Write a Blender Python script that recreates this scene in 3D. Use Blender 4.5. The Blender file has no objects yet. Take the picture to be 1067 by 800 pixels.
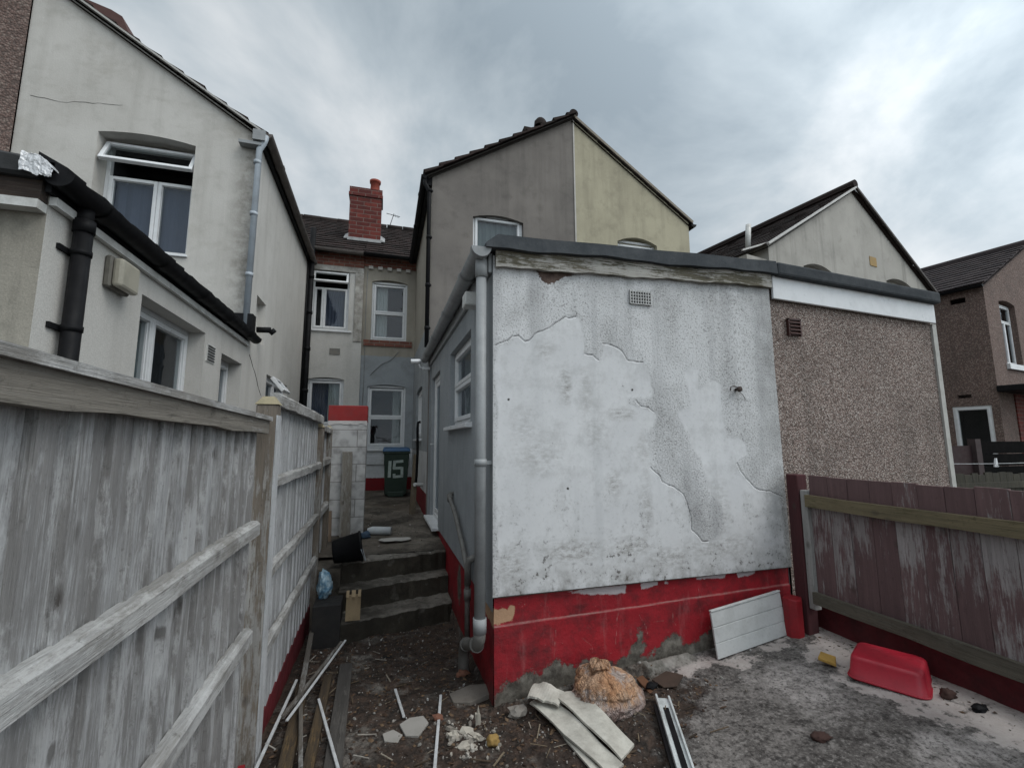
import bpy, bmesh, math, random
import numpy as np
from mathutils import Vector, Matrix
random.seed(7)
RND = random.Random(11)
S = bpy.context.scene
rad = math.radians

# ---------------------------------------------------------------- camera, sky, sun, exposure
cam = bpy.data.cameras.new('camera'); camo = bpy.data.objects.new('camera', cam)
S.collection.objects.link(camo); S.camera = camo
cam.sensor_width = 36.0; cam.lens = 465.0 / 1067.0 * 36.0; cam.clip_end = 2000; cam.clip_start = 0.05
yaw, pit, rol = rad(16.26), rad(7.36), rad(-0.25)
f = Vector((math.sin(yaw)*math.cos(pit), math.cos(yaw)*math.cos(pit), math.sin(pit)))
r = Vector((math.cos(yaw), -math.sin(yaw), 0)); u = r.cross(f)
r2 = math.cos(rol)*r + math.sin(rol)*u; u2 = -math.sin(rol)*r + math.cos(rol)*u
M = Matrix((r2, u2, -f)).transposed().to_4x4(); M.translation = (0, 0, 1.65)
camo.matrix_world = M

SUN_EL, SUN_AZ = rad(52), rad(128)     # azimuth: clockwise from +Y (0 = straight ahead)
SKY_LOC = (13.4, 1.3, 0)
W = bpy.data.worlds.new('World'); S.world = W; W.use_nodes = True
nt = W.node_tree; nt.nodes.clear()
def wn(t, **k):
    n = nt.nodes.new(t)
    for a, b in k.items(): setattr(n, a, b)
    return n
sky = wn('ShaderNodeTexSky', sky_type='NISHITA', sun_disc=False)
sky.sun_elevation = SUN_EL; sky.sun_rotation = SUN_AZ
sky.dust_density = 3.0; sky.air_density = 1.0
tc = wn('ShaderNodeTexCoord')
# clouds live on a layer overhead: direction divided by its height
sep = wn('ShaderNodeSeparateXYZ'); nt.links.new(tc.outputs['Generated'], sep.inputs[0])
zz = wn('ShaderNodeMath', operation='MAXIMUM'); nt.links.new(sep.outputs[2], zz.inputs[0]); zz.inputs[1].default_value = 0.0
za = wn('ShaderNodeMath', operation='ADD'); nt.links.new(zz.outputs[0], za.inputs[0]); za.inputs[1].default_value = 0.45
dv = wn('ShaderNodeVectorMath', operation='DIVIDE')
cz = wn('ShaderNodeCombineXYZ')
for i in range(3): nt.links.new(za.outputs[0], cz.inputs[i])
nt.links.new(tc.outputs['Generated'], dv.inputs[0]); nt.links.new(cz.outputs[0], dv.inputs[1])
mp = wn('ShaderNodeMapping'); mp.inputs['Location'].default_value = SKY_LOC; mp.inputs['Scale'].default_value = (1.0, 0.8, 0.3)
nt.links.new(dv.outputs[0], mp.inputs[0])
n1 = wn('ShaderNodeTexNoise'); n1.inputs['Scale'].default_value = 1.9; n1.inputs['Detail'].default_value = 7; n1.inputs['Roughness'].default_value = 0.56
n1.inputs['Distortion'].default_value = 0.35
nt.links.new(mp.outputs[0], n1.inputs['Vector'])
cr = wn('ShaderNodeValToRGB')
e = cr.color_ramp.elements
e[0].position = 0.38; e[0].color = (2.5, 2.98, 3.32, 1)
e[1].position = 0.71; e[1].color = (6.6, 6.75, 6.8, 1)
m = cr.color_ramp.elements.new(0.5); m.color = (3.7, 4.2, 4.5, 1)
nt.links.new(n1.outputs[0], cr.inputs[0])
# sky boosted high up and behind the camera, around the sun, to brighten walls
dt = wn('ShaderNodeVectorMath', operation='DOT_PRODUCT'); nt.links.new(tc.outputs['Generated'], dt.inputs[0])
dt.inputs[1].default_value = (0.42, -0.55, 0.72)
mr = wn('ShaderNodeMapRange'); mr.interpolation_type = 'SMOOTHSTEP'
mr.inputs['From Min'].default_value = 0.12; mr.inputs['From Max'].default_value = 0.95
mr.inputs['To Min'].default_value = 1.0; mr.inputs['To Max'].default_value = 2.5
nt.links.new(dt.outputs['Value'], mr.inputs['Value'])
ml = wn('ShaderNodeVectorMath', operation='SCALE'); nt.links.new(cr.outputs[0], ml.inputs[0]); nt.links.new(mr.outputs[0], ml.inputs['Scale'])
mx = wn('ShaderNodeMix', data_type='RGBA'); mx.inputs[0].default_value = 0.88
nt.links.new(sky.outputs[0], mx.inputs[6]); nt.links.new(ml.outputs[0], mx.inputs[7])
bg = wn('ShaderNodeBackground'); bg.inputs[1].default_value = 0.10
nt.links.new(mx.outputs[2], bg.inputs[0])
wo = wn('ShaderNodeOutputWorld'); nt.links.new(bg.outputs[0], wo.inputs[0])

sl = bpy.data.lights.new('sun', 'SUN'); so = bpy.data.objects.new('sun', sl); S.collection.objects.link(so)
sl.energy = 0.9; sl.angle = rad(35); sl.color = (1.0, 0.97, 0.92)
sd = Vector((math.sin(SUN_AZ)*math.cos(SUN_EL), math.cos(SUN_AZ)*math.cos(SUN_EL), math.sin(SUN_EL)))
so.rotation_euler = (-sd).to_track_quat('-Z', 'Y').to_euler()
S.view_settings.view_transform = 'Standard'; S.view_settings.look = 'None'
S.view_settings.exposure = 0.45; S.view_settings.gamma = 1.0; S.view_settings.use_curve_mapping = False
S.cycles.max_bounces = 7; S.cycles.diffuse_bounces = 4; S.cycles.transparent_max_bounces = 8

# ---------------------------------------------------------------- mesh helpers
class MB:
    def __init__(s): s.v = []; s.f = []; s.sm = []
    def add(s, vs, fs, smooth=False):
        o = len(s.v); s.v += [tuple(p) for p in vs]
        for q in fs: s.f.append([o+i for i in q]); s.sm.append(smooth)
    def quad(s, a, b, c, d): s.add([a, b, c, d], [(0, 1, 2, 3)])
    def box(s, x0, x1, y0, y1, z0, z1):
        s.hexa([(x0, y0, z0), (x1, y0, z0), (x1, y1, z0), (x0, y1, z0), (x0, y0, z1), (x1, y0, z1), (x1, y1, z1), (x0, y1, z1)])
    def hexa(s, p): s.add(p, [(3, 2, 1, 0), (4, 5, 6, 7), (0, 1, 5, 4), (1, 2, 6, 5), (2, 3, 7, 6), (3, 0, 4, 7)])
    def bar(s, a, b, w, h, up=(0, 0, 1)):
        """box beam from a to b, w sideways and h along up"""
        a = Vector(a); b = Vector(b); d = (b-a).normalized(); up = Vector(up)
        sd_ = d.cross(up).normalized(); up = sd_.cross(d).normalized()
        P = []
        for c in (a, b):
            for i, j in ((-1, -1), (1, -1), (1, 1), (-1, 1)): P.append(c + sd_*(i*w/2) + up*(j*h/2))
        s.add(P, [(3, 2, 1, 0), (4, 5, 6, 7), (0, 1, 5, 4), (1, 2, 6, 5), (2, 3, 7, 6), (3, 0, 4, 7)])
    def tube(s, pts, rd, n=12, smooth=True, caps=True):
        pts = [Vector(p) for p in pts]; rs = rd if isinstance(rd, (list, tuple)) else [rd]*len(pts)
        t0 = (pts[1]-pts[0]).normalized(); ref = Vector((0, 0, 1)) if abs(t0.z) < .9 else Vector((1, 0, 0))
        nx = t0.cross(ref).normalized(); V = []; prev = t0
        for i, p in enumerate(pts):
            if i == 0: t = t0
            elif i == len(pts)-1: t = (pts[i]-pts[i-1]).normalized()
            else: t = ((pts[i]-pts[i-1]).normalized() + (pts[i+1]-pts[i]).normalized()).normalized()
            nx = prev.rotation_difference(t) @ nx; prev = t
            nx = (nx - t*nx.dot(t)).normalized(); ny = t.cross(nx)
            k = 1.0
            for j in range(n):
                a = 2*math.pi*j/n; V.append(p + (nx*math.cos(a)+ny*math.sin(a))*rs[i]*k)
        F = [(i*n+j, i*n+(j+1) % n, (i+1)*n+(j+1) % n, (i+1)*n+j) for i in range(len(pts)-1) for j in range(n)]
        o = len(s.v); s.add(V, F, smooth)
        if caps:
            s.f.append([o+j for j in range(n)][::-1]); s.sm.append(False)
            s.f.append([o+(len(pts)-1)*n+j for j in range(n)]); s.sm.append(False)
    def prism(s, poly, axis, a, b):
        """poly in the two other axes, extruded along axis from a to b"""
        def mk(p, t):
            q = list(p); q.insert(axis, t); return tuple(q)
        n = len(poly); V = [mk(p, a) for p in poly]+[mk(p, b) for p in poly]
        F = [tuple(range(n))[::-1], tuple(range(n, 2*n))]+[(i, (i+1) % n, n+(i+1) % n, n+i) for i in range(n)]
        s.add(V, F)
    def lathe(s, c, prof, n=24, axis=(0, 0, 1), smooth=True):
        ax = Vector(axis).normalized(); ref = Vector((1, 0, 0)) if abs(ax.x) < .9 else Vector((0, 1, 0))
        ux = ax.cross(ref).normalized(); uy = ax.cross(ux); c = Vector(c); V = []
        for (rr, h) in prof:
            for j in range(n):
                a = 2*math.pi*j/n; V.append(c+ax*h+(ux*math.cos(a)+uy*math.sin(a))*rr)
        F = [(i*n+j, i*n+(j+1) % n, (i+1)*n+(j+1) % n, (i+1)*n+j) for i in range(len(prof)-1) for j in range(n)]
        s.add(V, F, smooth)

LOCAL = {}
def root_of(o):
    while o.parent: o = o.parent
    return o
def tag(o, label, cat, group=None, kind=None):
    o['label'] = label
    if cat: o['category'] = cat
    if group: o['group'] = group
    if kind: o['kind'] = kind
    return o
def thing(name, label, cat, loc=(0, 0, 0), rotz=None, group=None):
    """Empty at a thing's base; with rotz its parts are given in its own frame"""
    o = bpy.data.objects.new(name, None); S.collection.objects.link(o); o.location = loc
    o.empty_display_size = .1
    if rotz is not None: o.rotation_euler = (0, 0, rotz); LOCAL[o.name] = True
    return tag(o, label, cat, group)
def ob(name, mb, mat, parent=None, bevel=0, seg=1, recalc=True, rand=False):
    """link one mesh object; world coordinates unless its root has its own frame"""
    V = np.array([tuple(p) for p in mb.v], float)
    if parent is not None:
        rt = root_of(parent)
        if rt.name not in LOCAL and rt.type == 'EMPTY': V = V - np.array(rt.location)
        elif rt.type == 'MESH': V = V - np.array(rt.location)
        loc = None
    else:
        lo, hi = V.min(0), V.max(0); loc = np.array([(lo[0]+hi[0])/2, (lo[1]+hi[1])/2, lo[2]]); V = V-loc
    me = bpy.data.meshes.new(name); me.from_pydata(V.tolist(), [], mb.f)
    me.polygons.foreach_set('use_smooth', mb.sm)
    if recalc:
        bm = bmesh.new(); bm.from_mesh(me); bmesh.ops.recalc_face_normals(bm, faces=bm.faces); bm.to_mesh(me); bm.free()
    me.materials.append(mat); me.update()
    o = bpy.data.objects.new(name, me); S.collection.objects.link(o)
    if parent is not None: o.parent = parent
    else: o.location = loc
    if bevel:
        b = o.modifiers.new('bevel', 'BEVEL'); b.width = bevel; b.segments = seg; b.limit_method = 'ANGLE'; b.angle_limit = rad(40)
    return o

def wall(mb, P, ud, nd, bottom, top, holes=(), depth=.1):
    """upright wall face: P origin (z ignored), ud along, nd outward; top = [(u,z)..]; holes = (u0,u1,z0,z1,arch rise)
    with reveals going inwards by depth"""
    P = Vector((P[0], P[1], 0)); ud = Vector(ud).normalized(); nd = Vector(nd).normalized(); Z = Vector((0, 0, 1))
    def zt(uu):
        for (a, za_), (b, zb) in zip(top, top[1:]):
            if a-1e-9 <= uu <= b+1e-9: return za_+(zb-za_)*(uu-a)/max(b-a, 1e-9)
        return top[-1][1]
    def ht(h, uu):
        if h[4] == 0: return h[3]
        k = (uu-(h[0]+h[1])/2)/((h[1]-h[0])/2); return h[3]+h[4]*(1-k*k)
    cuts = {round(t[0], 5) for t in top}
    for h in holes:
        n = 8 if h[4] else 1
        for i in range(n+1): cuts.add(round(h[0]+(h[1]-h[0])*i/n, 5))
    cuts = sorted(cuts)
    pt = lambda uu, z, dd=0: P+ud*uu+Z*z-nd*dd
    for a, b in zip(cuts, cuts[1:]):
        c = (a+b)/2
        hs = sorted([h for h in holes if h[0] < c < h[1]], key=lambda h: h[2])
        la = lb = bottom
        for h in hs:
            mb.quad(pt(a, la), pt(b, lb), pt(b, h[2]), pt(a, h[2]))
            mb.quad(pt(a, ht(h, a)), pt(b, ht(h, b)), pt(b, ht(h, b), depth), pt(a, ht(h, a), depth))
            mb.quad(pt(a, h[2]), pt(b, h[2]), pt(b, h[2], depth), pt(a, h[2], depth))
            la, lb = ht(h, a), ht(h, b)
        mb.quad(pt(a, la), pt(b, lb), pt(b, zt(b)), pt(a, zt(a)))
        for h in hs:
            if h[4]: mb.quad(pt(a, h[3]-.03, depth), pt(b, h[3]-.03, depth), pt(b, ht(h, b), depth), pt(a, ht(h, a), depth))
    for h in holes:
        for uu in (h[0], h[1]): mb.quad(pt(uu, h[2]), pt(uu, h[3]), pt(uu, h[3], depth), pt(uu, h[2], depth))

# ---------------------------------------------------------------- material helpers
class Mt:
    def __init__(s, name, coord='Object'):
        s.m = bpy.data.materials.new(name); s.m.use_nodes = True; s.t = s.m.node_tree; s.t.nodes.clear()
        s.tc = s.t.nodes.new('ShaderNodeTexCoord'); s.co = s.tc.outputs[coord]
        s.geo = s.t.nodes.new('ShaderNodeNewGeometry'); s.rnd = s.geo.outputs['Random Per Island']
    def L(s, a, b): s.t.links.new(a, b)
    def _in(s, sock, v):
        if isinstance(v, bpy.types.NodeSocket): s.L(v, sock)
        elif isinstance(v, (tuple, list)): sock.default_value = (*v, 1) if len(v) == 3 and len(sock.default_value) == 4 else v
        else: sock.default_value = v
    def map(s, scale=(1, 1, 1), loc=(0, 0, 0), rot=(0, 0, 0), co=None):
        n = s.t.nodes.new('ShaderNodeMapping'); s.L(co or s.co, n.inputs[0])
        n.inputs['Scale'].default_value = scale; n.inputs['Location'].default_value = loc; n.inputs['Rotation'].default_value = rot
        return n.outputs[0]
    def offs(s, co, fac, amt=37.0):
        """shift coordinates by a per-island random amount"""
        c = s.t.nodes.new('ShaderNodeVectorMath'); c.operation = 'SCALE'; c.inputs[0].default_value = (amt, amt*.7, amt*1.3); s.L(fac, c.inputs['Scale'])
        a = s.t.nodes.new('ShaderNodeVectorMath'); a.operation = 'ADD'; s.L(co, a.inputs[0]); s.L(c.outputs[0], a.inputs[1]); return a.outputs[0]
    def noise(s, scale, detail=4, rough=.55, co=None, dist=0):
        n = s.t.nodes.new('ShaderNodeTexNoise'); s.L(co or s.co, n.inputs['Vector'])
        n.inputs['Scale'].default_value = scale; n.inputs['Detail'].default_value = detail; n.inputs['Roughness'].default_value = rough; n.inputs['Distortion'].default_value = dist
        return n.outputs[0]
    def vor(s, scale, co=None, out='Distance', feature='F1', rand=1):
        n = s.t.nodes.new('ShaderNodeTexVoronoi'); n.feature = feature; s.L(co or s.co, n.inputs['Vector'])
        n.inputs['Scale'].default_value = scale; n.inputs['Randomness'].default_value = rand; return n.outputs[out]
    def ramp(s, fac, a, b, lo=0.0, hi=1.0, smooth=False):
        n = s.t.nodes.new('ShaderNodeMapRange'); s._in(n.inputs['Value'], fac)
        if smooth: n.interpolation_type = 'SMOOTHSTEP'
        n.inputs['From Min'].default_value = a; n.inputs['From Max'].default_value = b; n.inputs['To Min'].default_value = lo; n.inputs['To Max'].default_value = hi
        return n.outputs[0]
    def cramp(s, fac, stops):
        n = s.t.nodes.new('ShaderNodeValToRGB'); s._in(n.inputs[0], fac); el = n.color_ramp.elements
        while len(el) < len(stops): el.new(.5)
        for q, (p, c) in zip(el, stops): q.position = p; q.color = (*c, 1)
        return n.outputs[0]
    def mix(s, fac, a, b, blend='MIX'):
        n = s.t.nodes.new('ShaderNodeMix'); n.data_type = 'RGBA'; n.blend_type = blend
        s._in(n.inputs[0], fac); s._in(n.inputs[6], a); s._in(n.inputs[7], b); return n.outputs[2]
    def m2(s, op, a, b=0.0, clamp=False):
        n = s.t.nodes.new('ShaderNodeMath'); n.operation = op; n.use_clamp = clamp; s._in(n.inputs[0], a); s._in(n.inputs[1], b); return n.outputs[0]
    def attr(s, name):
        n = s.t.nodes.new('ShaderNodeAttribute'); n.attribute_name = name; return n.outputs['Fac']
    def bump(s, h, strength=.3, dist=.01, normal=None):
        n = s.t.nodes.new('ShaderNodeBump'); s._in(n.inputs['Height'], h); n.inputs['Strength'].default_value = strength; n.inputs['Distance'].default_value = dist
        if normal: s.L(normal, n.inputs['Normal'])
        return n.outputs[0]
    def out(s, base, rough=.85, normal=None, spec=.3, metal=0, alpha=None):
        p = s.t.nodes.new('ShaderNodeBsdfPrincipled'); s._in(p.inputs['Base Color'], base); s._in(p.inputs['Roughness'], rough)
        p.inputs['Specular IOR Level'].default_value = spec; s._in(p.inputs['Metallic'], metal)
        if normal: s.L(normal, p.inputs['Normal'])
        o = s.t.nodes.new('ShaderNodeOutputMaterial'); s.L(p.outputs[0], o.inputs[0]); return s.m

def rgb(h, k=1.0):
    c = [int(h[i:i+2], 16)/255 for i in (0, 2, 4)]
    return tuple(k*((x/12.92) if x <= .04045 else ((x+.055)/1.055)**2.4) for x in c)

def render_mat(name, c0, c1, dirt, streak=.5, bump=.25, bs=70, patch=1.3, blot=.35, extra=None, seed=0.0):
    t = Mt(name); co = t.map(loc=(seed, seed*1.7, seed*.6)); t.co = co
    base = t.mix(t.ramp(t.noise(patch, 6, .6), .35, .65), c0, c1)
    st = t.noise(1.0, 5, .6, co=t.map((5, 5, .35), co=co))
    base = t.mix(t.ramp(st, .5, .72, 0, streak), base, dirt)
    base = t.mix(t.ramp(t.noise(4.5, 7, .65), .52, .75, 0, blot), base, dirt)
    base = t.mix(t.ramp(t.noise(130, 2), .35, .7, 0, .22), base, (0.03, .03, .03))
    if extra: base = extra(t, base)
    h = t.m2('ADD', t.noise(bs, 3), t.m2('MULTIPLY', t.noise(6, 4), 1.5))
    return t.out(base, .9, t.bump(h, bump, .008))

def plain(name, c, rough=.5, dirt=None, amount=.4, bump=0, scale=8, spec=.4, metal=0):
    t = Mt(name); base = c
    d = dirt or tuple(x*.45 for x in c)
    base = t.mix(t.ramp(t.noise(scale, 6, .65), .45, .75, 0, amount), base, d)
    base = t.mix(t.ramp(t.noise(scale*12, 2), .5, .8, 0, amount*.4), base, d)
    nrm = t.bump(t.noise(scale*6, 4), bump, .004) if bump else None
    rr = t.ramp(t.noise(scale*1.7, 4), .3, .7, max(rough-.1, 0), min(rough+.12, 1))
    return t.out(base, rr, nrm, spec, metal)

def brick_mat(name, c0, c1, mortar, face='xz', scale=1.0, seed=0):
    t = Mt(name); sp = t.t.nodes.new('ShaderNodeSeparateXYZ'); t.L(t.co, sp.inputs[0]); cb = t.t.nodes.new('ShaderNodeCombineXYZ')
    t.L(t.m2('ADD', sp.outputs[0], sp.outputs[1]), cb.inputs[0]); t.L(sp.outputs[2], cb.inputs[1])
    b = t.t.nodes.new('ShaderNodeTexBrick'); t.L(cb.outputs[0], b.inputs['Vector'])
    b.inputs['Scale'].default_value = 1; b.inputs['Brick Width'].default_value = .225*scale; b.inputs['Row Height'].default_value = .075*scale
    b.inputs['Mortar Size'].default_value = .007*scale; b.inputs['Mortar Smooth'].default_value = .2
    b.inputs['Color1'].default_value = (*c0, 1); b.inputs['Color2'].default_value = (*c1, 1); b.inputs['Mortar'].default_value = (*mortar, 1)
    base = t.mix(t.ramp(t.noise(9, 5), .45, .75, 0, .5), b.outputs[0], (.03, .02, .02))
    h = t.m2('SUBTRACT', t.m2('MULTIPLY', t.noise(60, 3), .5), b.outputs['Fac'])
    return t.out(base, .9, t.bump(h, .5, .006))

def pebble_mat(name, stops, scale=75, dirt=.3):
    t = Mt(name); c = t.vor(scale, out='Color'); n = t.t.nodes.new('ShaderNodeSeparateColor'); t.L(c, n.inputs[0])
    base = t.cramp(n.outputs[0], stops)
    d = t.vor(scale); base = t.mix(t.ramp(d, .35, .75, 0, .6), base, (.07, .058, .052))
    base = t.mix(t.ramp(t.noise(1.4, 5), .45, .72, 0, dirt), base, (.05, .045, .04))
    base = t.mix(t.ramp(t.noise(1, 5, co=t.map((4, 4, .4))), .52, .75, 0, dirt), base, (.05, .045, .04))
    return t.out(base, .88, t.bump(t.m2('MULTIPLY', d, -1.0), .9, .012))

def wood_mat(name, base0, base1, paint, cover=.5, axis='z', dark=(.03, .027, .025), bump=.4, knots=True, spread=.12, isl=True, soft=.035, flake=1.0, kn=.55, blot=0, zloss=None, nails=()):
    """weathered boards: grain along the axis, remains of paint in stretched flakes; every board differs"""
    t = Mt(name); st = {'z': (16, 16, 1.0), 'y': (16, 1.0, 16), 'x': (1.0, 16, 16)}[axis]
    if not isl:
        v_ = t.t.nodes.new('ShaderNodeValue'); v_.outputs[0].default_value = .5; t.rnd = v_.outputs[0]
    co = t.offs(t.co, t.rnd)
    g = t.noise(2.2, 7, .62, co=t.map(st, co=co)); g2 = t.noise(7, 5, .6, co=t.map(st, co=co))
    base = t.mix(t.ramp(g, .35, .68), base0, base1)
    base = t.mix(t.ramp(g2, .58, .72, 0, .7), base, dark)
    fl = t.noise(1.5, 10, .74, co=t.map(tuple(a*.42*flake if a > 1 else a*.9*flake for a in st), co=co))
    fl = t.m2('ADD', t.m2('MULTIPLY', fl, .75), t.m2('MULTIPLY', t.noise(14, 8, .75, co=t.map(tuple(a*.12 if a > 1 else a for a in st), co=co)), .25))
    big = t.noise(1.6, 3, co=co)
    k = t.m2('ADD', t.m2('ADD', fl, t.m2('MULTIPLY', big, .5)), t.m2('MULTIPLY', g2, .35))
    k = t.m2('ADD', k, t.m2('MULTIPLY', t.rnd, spread))
    if zloss:
        sp_ = t.t.nodes.new('ShaderNodeSeparateXYZ'); t.L(t.co, sp_.inputs[0]); zq = sp_.outputs[2]
        k = t.m2('SUBTRACT', k, t.m2('MULTIPLY', t.ramp(zq, zloss[0], zloss[1], 0, zloss[2]), t.ramp(zq, zloss[1]+.02, zloss[1]+.04, 1, -.6)))
    th = 1.02+spread/2-.35*(cover-.5)
    pm = t.ramp(k, th-soft, th+soft)
    pc = t.mix(t.ramp(g, .4, .65), tuple(x*.78 for x in paint), paint)
    base = t.mix(pm, base, pc)
    base = t.mix(t.ramp(t.rnd, 0, 1, 0, .32), base, dark)
    if knots:
        v = t.vor(1.0, co=t.map({'z': (7, 7, 4.5), 'y': (7, 4.5, 7), 'x': (4.5, 7, 7)}[axis], co=co))
        base = t.mix(t.ramp(v, .05, .16, kn, 0), base, (.05, .042, .036))
    base = t.mix(t.ramp(t.noise(2.3, 6, .7), .52, .74, 0, .35), base, dark)
    fg = t.noise(9, 5, .7, co=t.map(tuple(a*1.6 if a > 1 else a*.5 for a in st), co=co))
    base = t.mix(t.ramp(fg, .54, .68, 0, .3), base, dark)
    base = t.mix(t.ramp(fg, .46, .34, 0, .15), base, paint)
    if blot:
        bl_ = t.noise(2.6, 10, .76, co=t.map(tuple(2.6 if a > 1 else 1.0 for a in st), co=co))
        base = t.mix(t.ramp(bl_, .50, .58, 0, blot), base, tuple(min(1, x*1.12) for x in paint)); base = t.mix(t.ramp(bl_, .44, .37, 0, blot*.8), base, base1)
    base = t.mix(t.ramp(t.noise(38, 6, .75, co=co), .58, .68, 0, .5), base, dark)
    if nails:
        sp_ = t.t.nodes.new('ShaderNodeSeparateXYZ'); t.L(t.co, sp_.inputs[0]); nd = t.m2('ADD', t.vor(1.0, co=t.map((0, 8.2, 6.5), loc=(0, .3, .1))), t.m2('MULTIPLY', t.m2('SUBTRACT', t.noise(40, 4, .7), .5), .12))
        for zc in nails:
            band = t.ramp(t.m2('ABSOLUTE', t.m2('SUBTRACT', sp_.outputs[2], zc)), .05, .075, 1, 0)
            base = t.mix(t.m2('MULTIPLY', band, t.ramp(nd, .10, .17, .75, 0)), base, (.085, .078, .072))
    h = t.m2('ADD', t.m2('ADD', t.m2('MULTIPLY', g2, .8), fg), t.m2('MULTIPLY', pm, .25))
    return t.out(base, .88, t.bump(h, bump, .006))

# ---------------------------------------------------------------- numpy noise and outlines
def vnoise(x, y, sc, seed=0):
    x = np.asarray(x)*sc; y = np.asarray(y)*sc
    xi = np.floor(x).astype(int); yi = np.floor(y).astype(int); fx = x-xi; fy = y-yi
    fx = fx*fx*(3-2*fx); fy = fy*fy*(3-2*fy)
    def h(a, b):
        n = (a*374761393+b*668265263+seed*974711) & 0xffffffff
        n = ((n ^ (n >> 13))*1274126177) & 0xffffffff
        return ((n ^ (n >> 16)) & 0xffff)/65535.0
    return (h(xi, yi)*(1-fx)+h(xi+1, yi)*fx)*(1-fy)+(h(xi, yi+1)*(1-fx)+h(xi+1, yi+1)*fx)*fy
def fbm(x, y, sc, o=4, seed=0):
    a = 0; k = .5
    for i in range(o): a = a+k*(vnoise(x, y, sc*2**i, seed+i)-.5); k *= .5
    return a
def seg_dist(X, Y, pts, closed=False):
    d = np.full(X.shape, 9.0); n = len(pts)
    for i in range(n if closed else n-1):
        (ax, ay), (bx, by) = pts[i], pts[(i+1) % n]; dx, dy = bx-ax, by-ay; l = dx*dx+dy*dy+1e-12
        t = np.clip(((X-ax)*dx+(Y-ay)*dy)/l, 0, 1); d = np.minimum(d, np.hypot(X-ax-t*dx, Y-ay-t*dy))
    return d
def sdf(X, Y, pts):
    """negative inside"""
    d = seg_dist(X, Y, pts, True); ins = np.zeros(X.shape, bool); n = len(pts)
    for i in range(n):
        (ax, ay), (bx, by) = pts[i], pts[(i+1) % n]
        c = ((ay > Y) != (by > Y)) & (X < (bx-ax)*(Y-ay)/((by-ay) if by != ay else 1e-12)+ax); ins ^= c
    return np.where(ins, -d, d)
def grid_mesh(name, P, nu, nv, attrs, mat, parent, smooth=True):
    """P: (nv*nu,3) array; attrs: dict name -> flat array"""
    idx = np.arange(nu*nv).reshape(nv, nu)
    F = np.stack([idx[:-1, :-1], idx[:-1, 1:], idx[1:, 1:], idx[1:, :-1]], -1).reshape(-1, 4)
    P = P.copy(); loc = None
    if parent is not None: P = P-np.array(root_of(parent).location)
    me = bpy.data.meshes.new(name); me.vertices.add(len(P)); me.vertices.foreach_set('co', P.astype(np.float32).ravel())
    me.loops.add(F.size); me.loops.foreach_set('vertex_index', F.ravel().astype(np.int32))
    me.polygons.add(len(F)); me.polygons.foreach_set('loop_start', np.arange(0, F.size, 4, dtype=np.int32))
    me.update(calc_edges=True)
    me.polygons.foreach_set('use_smooth', np.full(len(F), smooth))
    for k, a in attrs.items():
        at = me.attributes.new(k, 'FLOAT', 'POINT'); at.data.foreach_set('value', a.astype(np.float32).ravel())
    me.materials.append(mat); me.validate()
    o = bpy.data.objects.new(name, me); S.collection.objects.link(o)
    if parent is not None: o.parent = parent
    return o

PATCH= [(0.758,0.714),(0.745,1.027),(0.738,1.397),(0.745,1.910),(0.744,2.242),(0.770,2.327),(0.829,2.349),(0.905,2.389),(0.961,2.351),(0.990,2.366),(1.054,2.430),(1.144,2.463),(1.264,2.557),(1.350,2.556),(1.373,2.541),(1.400,2.477),(1.427,2.398),(1.416,2.283),(1.474,2.276),(1.525,2.241),(1.553,2.324),(1.573,2.366),(1.636,2.369),(1.724,2.316),(1.767,2.260),(1.849,2.243),(1.871,2.249),(1.935,2.193),(1.967,2.094),(1.971,1.995),(1.914,1.962),(1.820,1.975),(1.763,1.973),(1.777,1.923),(1.875,1.911),(1.984,1.864),(1.990,1.799),(1.923,1.717),(1.949,1.596),(1.926,1.455),(1.989,1.405),(2.022,1.349),(2.122,1.306),(2.194,1.257),(2.251,1.096),(2.262,0.986),(2.344,0.902),(2.439,0.904),(2.504,0.956),(2.549,1.034),(2.520,1.163),(2.428,1.264),(2.397,1.395),(2.367,1.527),(2.293,1.593),(2.280,1.692),(2.198,1.791),(2.183,1.867),(2.294,1.903),(2.300,1.986),(2.284,2.088),(2.262,2.189),(2.335,2.236),(2.395,2.212),(2.395,2.074),(2.469,2.111),(2.573,2.131),(2.623,2.099),(2.609,1.924),(2.617,1.753),(2.642,1.675),(2.725,1.675),(2.805,1.623),(2.817,1.538),(2.708,1.472),(2.743,1.404),(2.820,1.318),(2.899,1.257),(3.101,1.203),(3.134,0.586),(0.758,0.608)]
CRACKS=[ [(0.738,2.310),(0.770,2.327),(0.829,2.349),(0.855,2.378),(0.905,2.389),(0.933,2.369),(0.961,2.351),(0.990,2.366),(1.019,2.402),(1.054,2.430),(1.093,2.442),(1.144,2.463),(1.197,2.506),(1.264,2.557),(1.296,2.549),(1.350,2.556),(1.358,2.583)],[(1.416,2.283),(1.443,2.278),(1.474,2.276),(1.496,2.259),(1.525,2.241)],[(1.573,2.366),(1.636,2.369),(1.682,2.348),(1.724,2.316),(1.767,2.260),(1.849,2.243),(1.898,2.241)],[(1.827,1.953),(1.875,1.911),(1.932,1.905),(1.984,1.864)],[(1.926,1.455),(1.989,1.405),(2.022,1.349),(2.122,1.306),(2.194,1.257),(2.225,1.172),(2.251,1.096),(2.262,0.986),(2.296,0.959),(2.344,0.902),(2.395,0.897)],[(2.708,1.472),(2.743,1.404),(2.820,1.318),(2.859,1.279),(2.899,1.257),(3.008,1.244),(3.130,1.198)],[(2.536,2.208),(2.596,2.148),(2.664,2.072)],[(1.150,2.347),(1.252,2.275)] ]
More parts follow.
